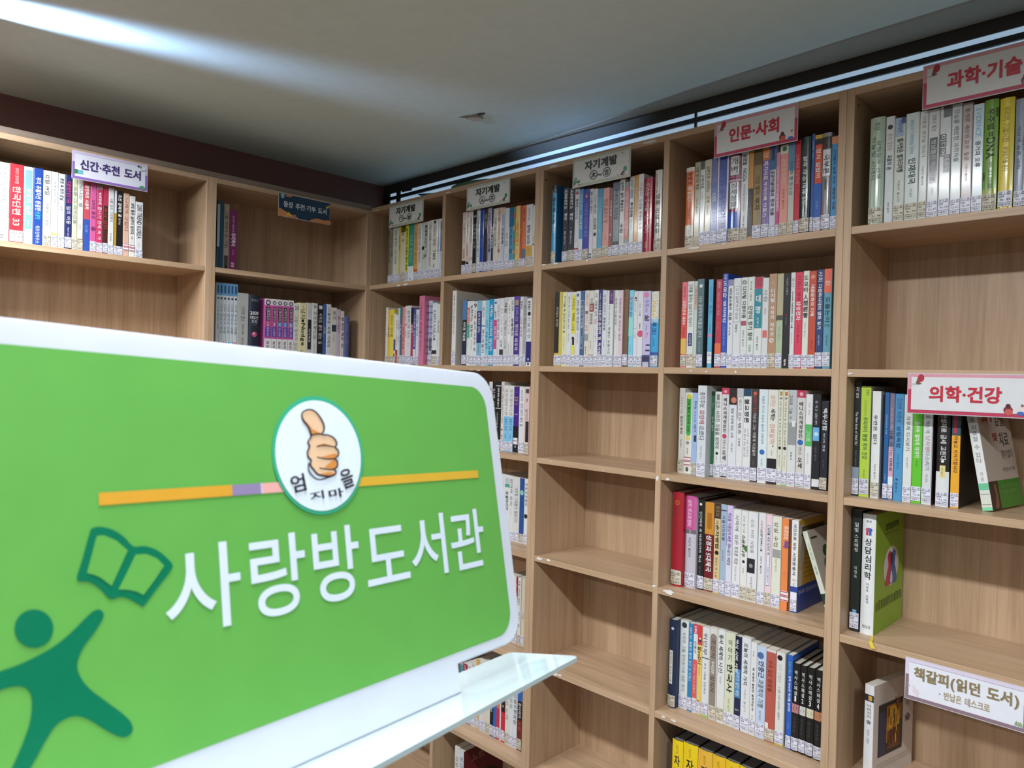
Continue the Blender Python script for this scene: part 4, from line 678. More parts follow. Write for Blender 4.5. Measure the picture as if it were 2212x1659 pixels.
# white chips where tape tore the veneer off front edges
def chips(par, pts, ax=1, name='veneer_chip'):
    f = Flat(); off = Vector((0, 0, 0)); p = par
    while p: off += Vector(p.location); p = p.parent
    val = -.0006 if ax == 1 else .0006
    poly = [tuple(Vector(at(x, y, ax, val)) - off) for x, y in pts]
    f.poly(poly if ax == 1 else poly, CHIPM); return f.build(name, par)
def blob(cx, cy, rx, ry, seed, slope=0):
    r = random.Random(seed); out = []
    for i in range(14):
        a = -2*math.pi*i/14; k = .65 + .5*r.random()
        x = rx*k*math.cos(a); out.append((cx + x, cy + ry*k*math.sin(a) + slope*x))
    return out
for i, (par, cx, cy, rx, ry, sl) in enumerate([
    (shB[(0, 4)], 1165, 1207, 7, 3.2, .2), (shB[(0, 4)], 1185, 1210, 4.5, 2.8, .2), (shB[(0, 1)], 1175, 572, 6, 2.2, -.13), (shB[(0, 1)], 1200, 569, 7, 2.2, -.13), (shB[(0, 1)], 1268, 562.5, 4, 2.4, -.13),
    (shB[(1, 3)], 1442, 1035, 5, 3.4, .1), (shB[(1, 4)], 1444, 1279, 12, 5.5, .2), (shB[(1, 2)], 1492, 801, 4, 1.4, 0), (shB[(1, 2)], 1526, 803, 3, 2, 0), (shB[(1, 2)], 1589, 803, 3, 3, 0),
    (shB[(1, 1)], 1499, 535.5, 15, 2.6, -.14), (shB[(1, 1)], 1564, 527, 5, 1.8, -.12), (shB[(1, 5)], 1433, 1549, 5, 3, .35), (shB[(1, 5)], 1455, 1557, 7, 2.6, .35),
    (shB[(0, 5)], 1200, 1456, 6, 4, .3), (shB[(0, 5)], 1210, 1459, 4, 2.4, .3), (shB[(0, 3)], 1190, 997, 1.6, .8, .1), (shB[(0, 3)], 1304, 1017, 2, .8, .1),
    (shA[(0, 1)], 861, 616.5, 4, 2, -.1), (shA[(0, 1)], 876, 614.5, 5, 2.2, -.2), (shA[(1, 2)], 1019, 799, 3, 1, 0), (shA[(1, 2)], 1033, 800, 5, 1, 0),
    (shC[(0, 2)], 1836, 807, 7, 2.2, 0)]):
    chips(par, blob(cx, cy, rx, ry, 40+i, sl))
for i, (par, cx, cy, rx, ry, sl) in enumerate([([c for c in bcB.children if c.name.startswith('divider')][0], 1420, 1033, 3.4, 5, 0), ([c for c in bcB.children if c.name.startswith('divider')][0], 1413, 1266, 4.4, 2.6, .2),
    ([c for c in bcA.children if c.name.startswith('top_panel')][0], 968, 416, 6, 2, -.2), ([c for c in bcA.children if c.name.startswith('top_panel')][0], 814, 454, 7, 1.6, -.25),
    ([c for c in bcB.children if c.name.startswith('top_panel')][0], 1196, 359, 11, 2.4, -.22), ([c for c in bcB.children if c.name.startswith('top_panel')][0], 1405, 306, 16, 3.6, -.22)]):
    chips(par, blob(cx, cy, rx, ry, 80+i, sl))
# dowel holes in side panels
HOLE = mat('#2a1a10', .9, 'hole')
for par, x, pts in ((bcB.children[0], XB+PT, [(1180, 389)]), (bcC.children[0], XC+PT, [(1855, 228)]), (bcA.children[3] if False else bcA.children[0], .4375+PT/2, [])):
    f = Flat(); off = Vector(par.location) + Vector(par.parent.location)
    for px, py in pts:
        P = at(px, py, 0, x+.0004) - off
        f.poly([(P.x, P.y + a, P.z + b) for a, b in ell(0, 0, .003, .003, 10)], HOLE)
    f.build('dowel_hole', par)

# ------------------------------------------------------------------ ceiling lamps
LENS = mat('#eef4ff', .3, 'lamp_diffuser', emit=6.0); HOUS = mat('#d8dadb', .4, 'lamp_housing')
for i, (lx, ly) in enumerate(LAMPS):
    r = empty('ceiling_light', (lx, ly, CEIL))
    box('housing', (-.30, -.07, -.030), (.30, .07, -.0002), HOUS, r, .004)
    box('diffuser', (-.28, -.055, -.034), (.28, .055, -.0302), LENS, r)
    ld = bpy.data.lights.new('lamp_tube', 'AREA'); ld.shape = 'RECTANGLE'; ld.size = .55; ld.size_y = .10; ld.spread = math.radians(169)
    ld.energy = LAMP_W[i]; ld.color = (.93, .97, 1.0)
    lo = bpy.data.objects.new('lamp_tube', ld); COL.objects.link(lo); lo.parent = r; lo.location = (0, 0, -.040)
    near = ['beside the brown wall', 'in the middle', 'beside the pale wall'][i % 3]
    tag(r, 'white batten ceiling light %s of the row %s' % (near, 'close to the bookcases' if i < 3 else 'far from the bookcases'), 'lamp', 'ceiling lights')
    if i == 0:      # added light, no part of the batten: draws a bluish streak along the ceiling
        sd = bpy.data.lights.new('streak_light', 'AREA'); sd.shape = 'RECTANGLE'; sd.size = .11; sd.size_y = .014; sd.energy = 2.2; sd.color = (.42, .62, 1.0); sd.spread = math.radians(23)
        so = bpy.data.objects.new('streak_light', sd); COL.objects.link(so); so.parent = r
        so.location = (-.115, .078, -.024)
        so.rotation_euler = Vector((.275, .96, .115)).to_track_quat('-Z', 'Y').to_euler()
# ------------------------------------------------------------------ build the books
TC = dict(k='#201e20', w='#e8e8e6', g='#85868a', r='#b03038', b='#2a52a0', y='#e0c040')
def hexof(c): 
    c = TC.get(c, c)
    return '#' + ''.join(k*2 for k in c[1:]) if len(c) == 4 else c
def parse_deco(s):
    s = s.strip(); k = s.split(None, 1)[0]
    if k in 'br' or k == 'o': 
        p = s.split(); return (k, [float(v) for v in p[1:-1]], hexof(p[-1]))
    if k in 'tTsShH':
        _, c, rest = s.split(None, 2)
        txt, pos = rest.rsplit(' @', 1)
        p = [float(v) for v in pos.split(',')]
        return (k, p if len(p) == 4 else p + [.2, .8], hexof(c), txt.strip())
    return (k,)
def parse(g):
    out = []
    for ln in g['books'].strip().splitlines():
        head, _, dec = ln.partition('|')
        h = head.split(); x = h[0]; neg = x.startswith('-'); x = x.lstrip('-')
        a, _, b = x.partition('-'); a = -float(a) if neg else float(a)
        cw, _, hx = h[2].partition('#')
        d = dict(x0=a, x1=float(b) if b else None, yt=float(h[1]), word=cw.replace('_', ' '), hex='#'+hx, lab=h[3], opt=h[4:],
                 deco=[parse_deco(s) for s in dec.split(';') if s.strip()])
        out.append(d)
    for i, d in enumerate(out):
        if d['x1'] is None: d['x1'] = out[i+1]['x0']
    return out
ALL = {k: parse(g) for k, g in G.items()}
reg, bld = set(), set()
for bs in ALL.values():
    for d in bs:
        for e in d['deco']:
            if len(e) == 4: (bld if e[0] in 'TSH' else reg).update(e[3])
EXTRA = '안1관2015가)-.386720914마을문고4간.11상담심리학CounselingPsychology한국사회시민운동의살아있는역사아버지의노트창의력오하림의숲들암을치료할수있다지음자연의학면역이야기건강찾아서SM및숲동장추천·기부도서㉠~㉥㉦㉨㉩㉭반납은데스크로신간자기계발인문과학기술책갈피(읽던)엄지'
load_glyphs(reg | bld | set(EXTRA), 0); load_glyphs(bld, 1); load_glyphs('사랑방도서관', 3)

LABEL_P = []                                   # printed call-number stickers: four variants of line work, unit size
INK = mat('#2e2e38', .6, 'ink')
for i, (a, b, c) in enumerate([('2015', '가)-.38', '마을문고'), ('2014', '2)-.67', '마을문고'), ('2015', '간.11.03', '마을문고'), ('2014', '가)-.12', '마을문고'), ('2015', '4)-.59', '마을문고')]):
    f = Flat()
    def tx(s, x0, x1, z0, z1):
        V, Fc, _ = layout(s, 0, 't'); f.mesh([(x0+(x1-x0)*u, 0, z0+(z1-z0)*v) for u, v in V], Fc, INK)
    tx('안 1 관', .08, .95, .80, .95); tx(a, .05, .5, .58, .70); tx(b, .15, .95, .34, .50); tx(c, .06, .94, .06, .19)
    for z in (.76, .24): f.poly([(0, 0, z), (1, 0, z), (1, 0, z+.02), (0, 0, z+.02)], INK)
    o = f.build('label_print', None); LABEL_P.append(o.data); bpy.data.objects.remove(o)
ORD = ['', 'first', 'second', 'third', 'fourth', 'fifth', 'sixth', 'seventh', 'eighth', 'ninth', 'tenth', 'eleventh', 'twelfth', 'thirteenth', 'fourteenth', 'fifteenth', 'sixteenth', 'seventeenth', 'eighteenth', 'nineteenth', 'twentieth', 'twenty-first', 'twenty-second', 'twenty-third', 'twenty-fourth', 'twenty-fifth', 'twenty-sixth']
def ink_word(h):
    r, g, b = [int(h[i:i+2], 16) for i in (1, 3, 5)]
    mx, mn = max(r, g, b), min(r, g, b)
    if mx - mn < 34: return 'black' if mx < 75 else 'white' if mn > 175 else 'grey'
    if r == mx: return 'pink' if b > g + 25 and mx > 150 else 'yellow' if g > .75*r else 'brown' if mx < 160 and g > .45*r else 'red' if g < .62*r else 'tan'
    return 'green' if g == mx else 'blue'
PAPER = mat('#d5d0c2', .85, 'pages'); PAPER_D = mat('#6d6c6a', .85, 'pages')
STICK = {'L': mat('#d9daea', .35, 'sticker'), 'C': mat('#cdc6b4', .45, 'sticker')}
def profile(w, d, t, bulge):
    r = min(.0016, w*.2)
    def prof(w2, d2, r2, bu, y0):
        P = [(-w2, d2), (-w2, y0+r2), (-w2+.3*r2, y0+.3*r2), (-w2+r2, y0)]
        if bu:
            for i in range(1, 6):
                x = (-1+2*i/6)*(w2-r2); P.append((x, y0-bu*(1-(i/3-1)**2)))
        P += [(w2-r2, y0), (w2-.3*r2, y0+.3*r2), (w2, y0+r2), (w2, d2)]
        return P
    return prof(w/2, d, r, bulge, 0), prof(w/2-t, d, max(.0002, r-t), bulge, t)
def make_book(key, g, d, measure=False):
    zx, zy, zs = g['zoom']; z = g['z'] + Z0; opt = d['opt']
    ys = g['ys']; dep = None; lean = 0; cov = None
    for o in opt:
        if o.startswith('dy='): ys += float(o[3:])
        if o.startswith('d='): dep = float(o[2:])
        if o.startswith('lean='): lean = float(o[5:])
        if o.startswith('cov='): cov = o[4:]
    ax, val = (1, ys) if g['wall'] == 'R' else (0, -ys)
    # foot line: the y of the shelf board on the spine plane at that column
    def foot(x):
        px = zx + x/zs; lo, hi = -400., 2600.
        for _ in range(40):
            m_ = (lo+hi)/2
            if at(px, m_, ax, val).z > z: lo = m_
            else: hi = m_
        P = at(px, lo, ax, val); return P.x if ax == 1 else P.y
    if measure: return foot(d['x0']), foot(d['x1'])
    a, b = d['ab']
    w = max(.004, b - a - .0005)
    top = at(zx + (d['x0']+d['x1'])/2/zs, zy + d['yt']/zs, ax, val).z
    h = max(.12, min(.272, top - z))
    if dep is None: dep = min(.172, h*.68)
    dep = min(dep, .238 - ys)
    hard = 'H' in opt; bulge = min(.004, w*.12) if hard else 0
    root = empty('book', ((a+b)/2, ys, z+.0002) if ax == 1 else (-ys, (a+b)/2, z+.0002))
    if ax == 0: root.rotation_euler = (0, 0, math.pi/2)
    if lean: root.rotation_euler = (0, math.radians(lean), 0)
    for o in opt:
        if o.startswith('yaw='): root.rotation_euler.z += math.radians(float(o[4:]))
    gl = g.get('gloss')
    M_ = (lambda c: mat(c, .3, 'wrap', coat=.5, bump=.25)) if gl else (lambda c: mat(c, .42, 'cover'))
    t = .0016 if hard else .0005
    po, pi_ = profile(w, dep, t, bulge)
    n = len(po); v = [(x, y, 0) for x, y in po] + [(x, y, 0) for x, y in pi_] + [(x, y, h) for x, y in po] + [(x, y, h) for x, y in pi_]
    f = []
    for i in range(n-1):
        f += [(i, i+1, 2*n+i+1, 2*n+i), (n+i+1, n+i, 3*n+i, 3*n+i+1), (2*n+i, 2*n+i+1, 3*n+i+1, 3*n+i), (i+1, i, n+i, n+i+1)]
    f += [(0, 2*n, 3*n, n), (n-1, 2*n-1, 4*n-1, 3*n-1)]
    base = cov or d['hex']
    if 'dark' in opt: base = '#222022'
    mesh_obj('cover', v, f, M_(base), root)
    ph, pz = (h-.005, .0025) if hard else (h-.0006, .0003)
    box('pages', (-w/2+t+.0002, t+.0006, pz), (w/2-t-.0002, dep-(.004 if hard else .0008), pz+ph), PAPER_D if 'dark' in opt else PAPER, root)
    e0 = .00025
    def Y(x, e): return -bulge*(1-min(1, abs(2*x/w))**2) - e
    layer = 0
    def rect(t0, t1, s0, s1, m, e, F=None):
        nseg = 6 if bulge else 1; pts, fs = [], []
        for i in range(nseg+1):
            x = -w/2 + w*(s0+(s1-s0)*i/nseg); x = max(-w/2+.0002, min(w/2-.0002, x))
            pts += [(x, Y(x, e), h*(1-t1)), (x, Y(x, e), h*(1-t0))]
        for i in range(nseg): fs.append((2*i, 2*i+2, 2*i+3, 2*i+1))
        F.mesh(pts, fs, m)
    fl = Flat()
    if cov or 'dark' in opt: rect(0, 1, 0, 1, M_(d['hex']), e0, fl)
    fl.build('spine_panel', root)
    first = None
    for e in d['deco']:
        layer += 1; ee = e0 + .00006*(layer+1); fl, tx = Flat(), Flat()
        if e[0] == 'b': rect(e[1][0], e[1][1], 0, 1, M_(e[2]), ee, fl)
        elif e[0] == 'r': rect(*e[1], M_(e[2]), ee, fl)
        elif e[0] == 'o':
            tt, ss, rr = e[1]
            pts = [(max(-w/2+.0002, min(w/2-.0002, x)), zz) for x, zz in ell(-w/2+w*ss, h*(1-tt), w*rr, w*rr, 16)]
            fl.poly([(x, Y(x, ee), max(0, min(h, zz))) for x, zz in pts], M_(e[2]))
        elif e[0] in 'tTsShH':
            k, (t0, t1, s0, s1), c, s = e
            first = first or c
            L = layout(s, 1 if k in 'TSH' else 0, 's' if k in 'sS' else 't')
            if not L: continue
            V, Fc, asp = L
            x0, x1, z1, z0 = -w/2+w*s0, -w/2+w*s1, h*(1-t0), h*(1-t1)
            # keep the letters' proportions within reason
            ln, cr = (z1-z0, x1-x0) if k in 'tTsS' else (x1-x0, z1-z0)
            nat = asp if k in 'tThH' else 1/asp
            if ln > 1.7*cr*nat:
                cut = (ln - 1.7*cr*nat)/2
                if k in 'tTsS': z1 -= cut*.6; z0 += cut*1.4
                else: x0 += cut; x1 -= cut
            elif ln < .62*cr*nat:
                cut = (cr - ln/(.62*nat))/2
                if k in 'tTsS': x0 += cut; x1 -= cut
                else: z0 += cut; z1 -= cut
            if k in 'tT':
                V2 = [(x0+(x1-x0)*vv, z1-(z1-z0)*u) for u, vv in V]       # turned a quarter clockwise
            else: V2 = [(x0+(x1-x0)*u, z0+(z1-z0)*vv) for u, vv in V]
            tx.mesh([(x, Y(x, ee+.0002), zz) for x, zz in V2], Fc, mat(c, .45, 'print'))
        fl.build({'b': 'color_band', 'r': 'printed_patch', 'o': 'printed_dot'}.get(e[0], 'mark'), root)
        if e[0] in 'tTsShH' and tx.f:
            n_s = sum(len(x[3]) for x in d['deco'] if len(x) == 4) and max((len(x[3])*(x[1][1]-x[1][0]) for x in d['deco'] if len(x) == 4))
            tx.build('title' if len(e[3])*(e[1][1]-e[1][0]) >= n_s-1e-9 else 'small_print', root)
    lt = {'L': (.845, .985), 'C': (.845, .985)}.get(d['lab'])
    if lt:
        lf = Flat(); j = random.uniform(-.012, .012); t0, t1 = lt[0]+j, lt[1]+min(0, j)
        hh = min(.034, h*(t1-t0)); t0 = t1 - hh/h
        rect(t0, t1, .03, .97, STICK[d['lab']], e0+.0012, lf); so = lf.build('call_number_label', root)
        pr = bpy.data.objects.new('label_print', random.choice(LABEL_P)); COL.objects.link(pr); pr.parent = so
        pr.scale = (w*.9, 1, hh); pr.location = (-w*.45, -bulge - e0 - .0016, h*(1-t1))
    elif d['lab'] == 'Z':
        lf = Flat(); rect(.79, .90, .06, .94, mat('#e2dede', .4, 'sticker'), e0+.0012, lf)
        for q in (.795, .83, .845, .885): rect(q, q+.009, .06, .94, mat('#a8324c', .5, 'ink'), e0+.0016, lf)
        lf.build('shelf_code_label', root)
    if 'ring' in opt:
        for i in range(9):
            zc = h*(.08+.84*i/8); vs, fs = [], []
            for q in range(14):
                aa = 2*math.pi*q/14; cx_, cy_ = .010*math.cos(aa), .010*math.sin(aa)
                for q2 in range(5):
                    bb = 2*math.pi*q2/5; rr = .0010
                    vs.append((-w/2+.0112+cx_*(1+rr/.01*math.cos(bb)), -.004+cy_*(1+rr/.01*math.cos(bb)), zc+rr*math.sin(bb)))
            for q in range(14):
                for q2 in range(5): fs.append((q*5+q2, ((q+1) % 14)*5+q2, ((q+1) % 14)*5+(q2+1) % 5, q*5+(q2+1) % 5))
            mesh_obj('binding_ring', vs, fs, mat('#54565a', .3, 'wire'), root)
    for e in d['deco']:
        if len(e) == 1: cover_art(e[0], root, w, h, dep)
    size = 'slim ' if w < .0125 else 'thick ' if w > .026 else ''
    txt = ' with %s lettering' % ink_word(first) if first else ''
    return root, size + d['word'], txt
def cover_art(kind, root, w, h, dep):
    """print on the right-hand board, seen where no neighbour hides it; (u from spine, v from foot)"""
    f = Flat(); X = w/2 + .0004
    def P(pts, c, lay=0): f.poly([(X+.00012*lay, dep*u, h*v) for u, v in pts], mat(c, .42, 'cover'))
    def T(s, u0, u1, v0, v1, c, bold=1, mode='t', lay=6):
        load_glyphs(s, bold); V, Fc, _ = layout(s, bold, mode)
        f.mesh([(X+.00012*lay, dep*(u0+(u1-u0)*a), h*(v0+(v1-v0)*b)) for a, b in V], Fc, mat(c, .45, 'print'))
    R = lambda u0, u1, v0, v1: [(u0, v0), (u1, v0), (u1, v1), (u0, v1)]
    if kind == 'cov': P(ell(.62, .30, .32, .28, 28), '#171214', 1); T('노트', .2, .5, .8, .9, '#a06a6a')
    if kind == 'cov2': T('창', .3, .75, .6, .75, '#1a2a44'); T('의력', .3, .75, .35, .5, '#1f4470', 0)
    if kind == 'covA':
        P(R(0, 1, 0, .28), '#2c4596', 1); T('한국사회 시민운동의 살아있는 역사', .04, .9, .19, .24, '#cfd6ea', 0)
        P(R(.02, .16, .28, .95), '#b9b5ac', 1); P(R(.1, .95, .82, .92), '#4a3a1c', 2)
        for i in range(5): P(ell(.1+.02*i, .5+.05*i, .08, .05, 12), '#b0a894', 3+i)
        for i in range(7): P(R(.2, .9, .36+.05*i, .365+.05*i), '#8a6a20', 2)
    if kind == 'covB':
        T('상담심리학', .32, .78, .84, .90, '#26361a'); T('Counseling Psychology', .3, .8, .80, .82, '#4a6a1c', 0)
        P(ell(.55, .52, .27, .17, 30), '#d6d8d4', 1)
        a = smooth_poly([(.42, .62), (.5, .65), (.58, .6), (.55, .53), (.6, .45), (.62, .38), (.5, .36), (.36, .37), (.4, .47), (.45, .53)])
        P(a, '#c22a56', 2); P([(1.1-u+.02, v) for u, v in a], '#2f62ac', 3)
        P(smooth_poly([(.52, .62), (.58, .63), (.6, .57), (.56, .52), (.53, .56)]), '#3a1c50', 4); P(smooth_poly([(.54, .47), (.58, .46), (.6, .38), (.52, .38)]), '#e6e2ea', 5)
        for i in range(16):
            u = .06+.058*i; hh = .05+.015*((i*7) % 5)/4
            P(R(u, u+.022, .19, .19+hh), '#243018', 1); P(ell(u+.011, .2+hh, .014, .011, 8), '#243018', 2)
    if kind == 'covC':
        P(R(.12, .72, .24, .78), '#23252e', 1); P(R(.32, .58, .36, .74), '#b5791f', 2); P(R(.38, .62, .5, .72), '#d0a428', 3); P(R(.34, .66, .28, .48), '#6d3a1c', 2)
        P(R(.13, .3, .25, .7), '#2b3350', 3); P(R(.6, .7, .55, .72), '#8a4a20', 3)
        r = random.Random(3)
        for i in range(26):
            u, v = .34+.3*r.random(), .3+.42*r.random(); P(R(u, u+.02, v, v+.09), r.choice(['#d8b436', '#a8641c', '#7a3418', '#3c2a26', '#e0c24a']), 4+i % 5)
        T('아버지의', .80, .88, .66, .90, '#6a5e58', 0, 's'); T('숲', .78, .92, .5, .58, '#4a4440', 1)
        for i in range(3): P(R(.1, .9, .12+.022*i, .125+.022*i), '#aaa098', 1)
    f.build('cover_print', root)
for key, g in G.items():
    bs = ALL[key]; made = []
    for d in bs: d['ab'] = list(make_book(key, g, d, True))
    for d, e in zip(bs, bs[1:]):              # neighbours touch, never interpenetrate
        if d['ab'][1] > e['ab'][0]:
            m_ = max(d['ab'][0]+.004, min((d['ab'][1]+e['ab'][0])/2, e['ab'][1]-.004)); d['ab'][1] = m_; e['ab'][0] = m_
    for d in bs: made.append(make_book(key, g, d))
    nn = len(made); end = g.get('end', 'from the corner')
    for i, (o, a, b) in enumerate(made):
        k = i+1 if g['n0'] == 'L' else nn-i
        lb = '%s book%s, %s %s, %s' % (a, b, ORD[k], end, g['where'])
        if len(lb.split()) > 16: lb = lb.replace('slim ', '').replace('thick ', '')
        tag(o, lb, 'book', 'books on the ' + g['where'])

# ---- single books that lean on their neighbours
def leaning(px, py, deg, top, ys, z, h, w, dep, cols, key, label, group):
    """rests on its lower spine edge, head tipped towards the corner; (px, py) = pixel of its upper (top) or lower spine edge"""
    z += Z0; th = math.radians(deg); P = at(px, py, 1, ys)
    if top: h = (P.z - z)/math.cos(th); xf = P.x + h*math.sin(th)
    else: xf = P.x
    root = empty('book', (xf, ys, z+.0003), (0, -th, math.radians(-9) if key == 'cure' else 0))
    v = []
    po, pi_ = profile(w, dep, .0006, 0); n = len(po)
    po = [(x+w/2, y) for x, y in po]; pi_ = [(x+w/2, y) for x, y in pi_]
    v = [(x, y, 0) for x, y in po] + [(x, y, 0) for x, y in pi_] + [(x, y, h) for x, y in po] + [(x, y, h) for x, y in pi_]
    f = []
    for i in range(n-1):
        f += [(i, i+1, 2*n+i+1, 2*n+i), (n+i+1, n+i, 3*n+i, 3*n+i+1), (2*n+i, 2*n+i+1, 3*n+i+1, 3*n+i), (i+1, i, n+i, n+i+1)]
    f += [(0, 2*n, 3*n, n), (n-1, 2*n-1, 4*n-1, 3*n-1)]
    mesh_obj('cover', v, f, mat(cols[1], .42, 'cover'), root)
    box('pages', (.0008, .0012, .0003), (w-.0008, dep-.001, h-.0006), PAPER, root)
    fl, tx, cv = Flat(), Flat(), Flat()
    def S(t0, t1, s0, s1, c, e=.0003): fl.poly([(w*s0+.0001, -e, h*(1-t1)), (w*s1-.0001, -e, h*(1-t1)), (w*s1-.0001, -e, h*(1-t0)), (w*s0+.0001, -e, h*(1-t0))], mat(c, .42, 'cover'))
    def TX(s, t0, t1, s0, s1, c, mode='s', bold=0):
        load_glyphs(s, bold); V, Fc, _ = layout(s, bold, mode)
        tx.mesh([(w*(s0+(s1-s0)*a), -.0007, h*(1-t1)+h*(t1-t0)*b) for a, b in V], Fc, mat(c, .45, 'print'))
    def CP(pts, c, lay=1): cv.poly([(w+.0003+.0001*lay, dep*u, h*q) for u, q in pts], mat(c, .42, 'cover'))
    def CT(s, u0, u1, v0, v1, c, bold=0, mode='t'):
        load_glyphs(s, bold); V, Fc, _ = layout(s, bold, mode)
        cv.mesh([(w+.0012, dep*(u0+(u1-u0)*a), h*(v0+(v1-v0)*b)) for a, b in V], Fc, mat(c, .45, 'print'))
    R = lambda u0, u1, v0, v1: [(u0, v0), (u1, v0), (u1, v1), (u0, v1)]
    S(0, 1, 0, 1, cols[0])
    if key == 'leaf':
        TX('오하림의', .14, .34, .3, .75, '#8a9a90'); TX('숲들', .4, .5, .3, .75, '#6aa08a'); S(.72, .84, 0, 1, '#1f3a2a', .0005)
        CP(R(.06, .3, .9, .92), '#3a3a38')
        for u, q in ((.5, .72), (.75, .78), (.42, .58), (.7, .62), (.55, .47), (.82, .5), (.6, .33)): CP(smooth_poly([(u-.14, q), (u-.05, q+.07), (u+.1, q+.06), (u+.14, q-.01), (u+.03, q-.07), (u-.1, q-.05)]), '#1f5a34', 2)
        CP(R(.62, .65, .1, .75), '#2f6a3c', 3)
    else:
        TX('암을 치료할 수 있다', .12, .58, .25, .75, '#6a6e70'); TX('지음', .66, .74, .35, .65, '#8a8c8e'); S(.76, .82, 0, 1, '#6cbf94', .0005); S(.83, .97, .06, .94, '#d2d4c8', .0006); S(.97, 1, 0, 1, '#7fd0a0', .0005)
        for t in (.855, .945): S(t, t+.004, .06, .94, '#55555c', .0008)
        CP(R(0, 1, 0, .25), '#3f8a2c'); CP(R(0, .28, 0, .25), '#3a2c26', 2); CP(smooth_poly([(.1, .02), (.16, .12), (.14, .2), (.2, .22), (.22, .1), (.2, .02)]), '#8a5a40', 3)
        CT('SM', .1, .42, .78, .9, '#b0343a', 1); CT('및', .36, .5, .6, .68, '#b0343a', 1); CT('암을', .5, .8, .74, .86, '#4a4844'); CT('치료', .55, .85, .55, .68, '#4a4844'); CT('할수있다', .55, .92, .44, .52, '#6a6660')
        CT('자연의학', .5, .9, .32, .36, '#7a766e'); CT('면역 치료 이야기', .35, .9, .18, .21, '#7ab868'); CT('건강을 찾아서', .35, .8, .13, .16, '#7ab868')
    fl.build('spine_print', root); tx.build('title', root); cv.build('cover_print', root)
    tag(root, label, 'book', group); return root
leaning(1410+1662/5.144, 1030+612/5.144, 19, True, .085, .963, 0, .0115, .14, ('#d5dccd', '#d3d0c6'), 'leaf', 'pale green book printed with dark green leaves, leaning against its upright neighbour', 'books on the third shelf below red humanities sign')
leaning(1810+1572/5.027, 790+1578/5.027, 10.5, False, .058, 1.259, .222, .0185, .152, ('#dcdfdd', '#c3b9ae'), 'cure', 'white book with green lower cover leaning alone beside the medicine row', 'books on the shelf behind red medicine sign')
# yellow ribbon bookmark hanging out of the thick white counselling book over the shelf edge
bk = [o for o in bpy.data.objects if o.type == 'EMPTY' and o.get('label', '').startswith(('thick white book', 'white book')) and 'below red medicine sign' in o['label']]
if bk:
    bk = bk[0]; off = Vector(bk.location); f = Flat(); ym = mat('#d9c23a', .7, 'ribbon')
    pts = [(1780+540/5.12, 1340+160/5.12, .046), (1780+530/5.12, 1340+205/5.12, .012), (1780+515/5.12, 1340+235/5.12, -.001), (1780+525/5.12, 1340+270/5.12, -.0016), (1780+545/5.12, 1340+315/5.12, -.002)]
    prev = None
    for i, (px, py, yy) in enumerate(pts):
        d_ = ray(px, py)
        P = CAM + d_*((.963+Z0+.0012-CAM.z)/d_.z) if i < 2 else at(px, py, 1, yy)
        hw = .0022 + .0006*i
        cur = ((P.x-hw, P.y, P.z), (P.x+hw, P.y, P.z))
        if prev: f.mesh([tuple(Vector(q)-off) for q in (prev[0], prev[1], cur[1], cur[0])], [(0, 1, 2, 3)], ym)
        prev = cur
    f.build('ribbon_bookmark', bk)
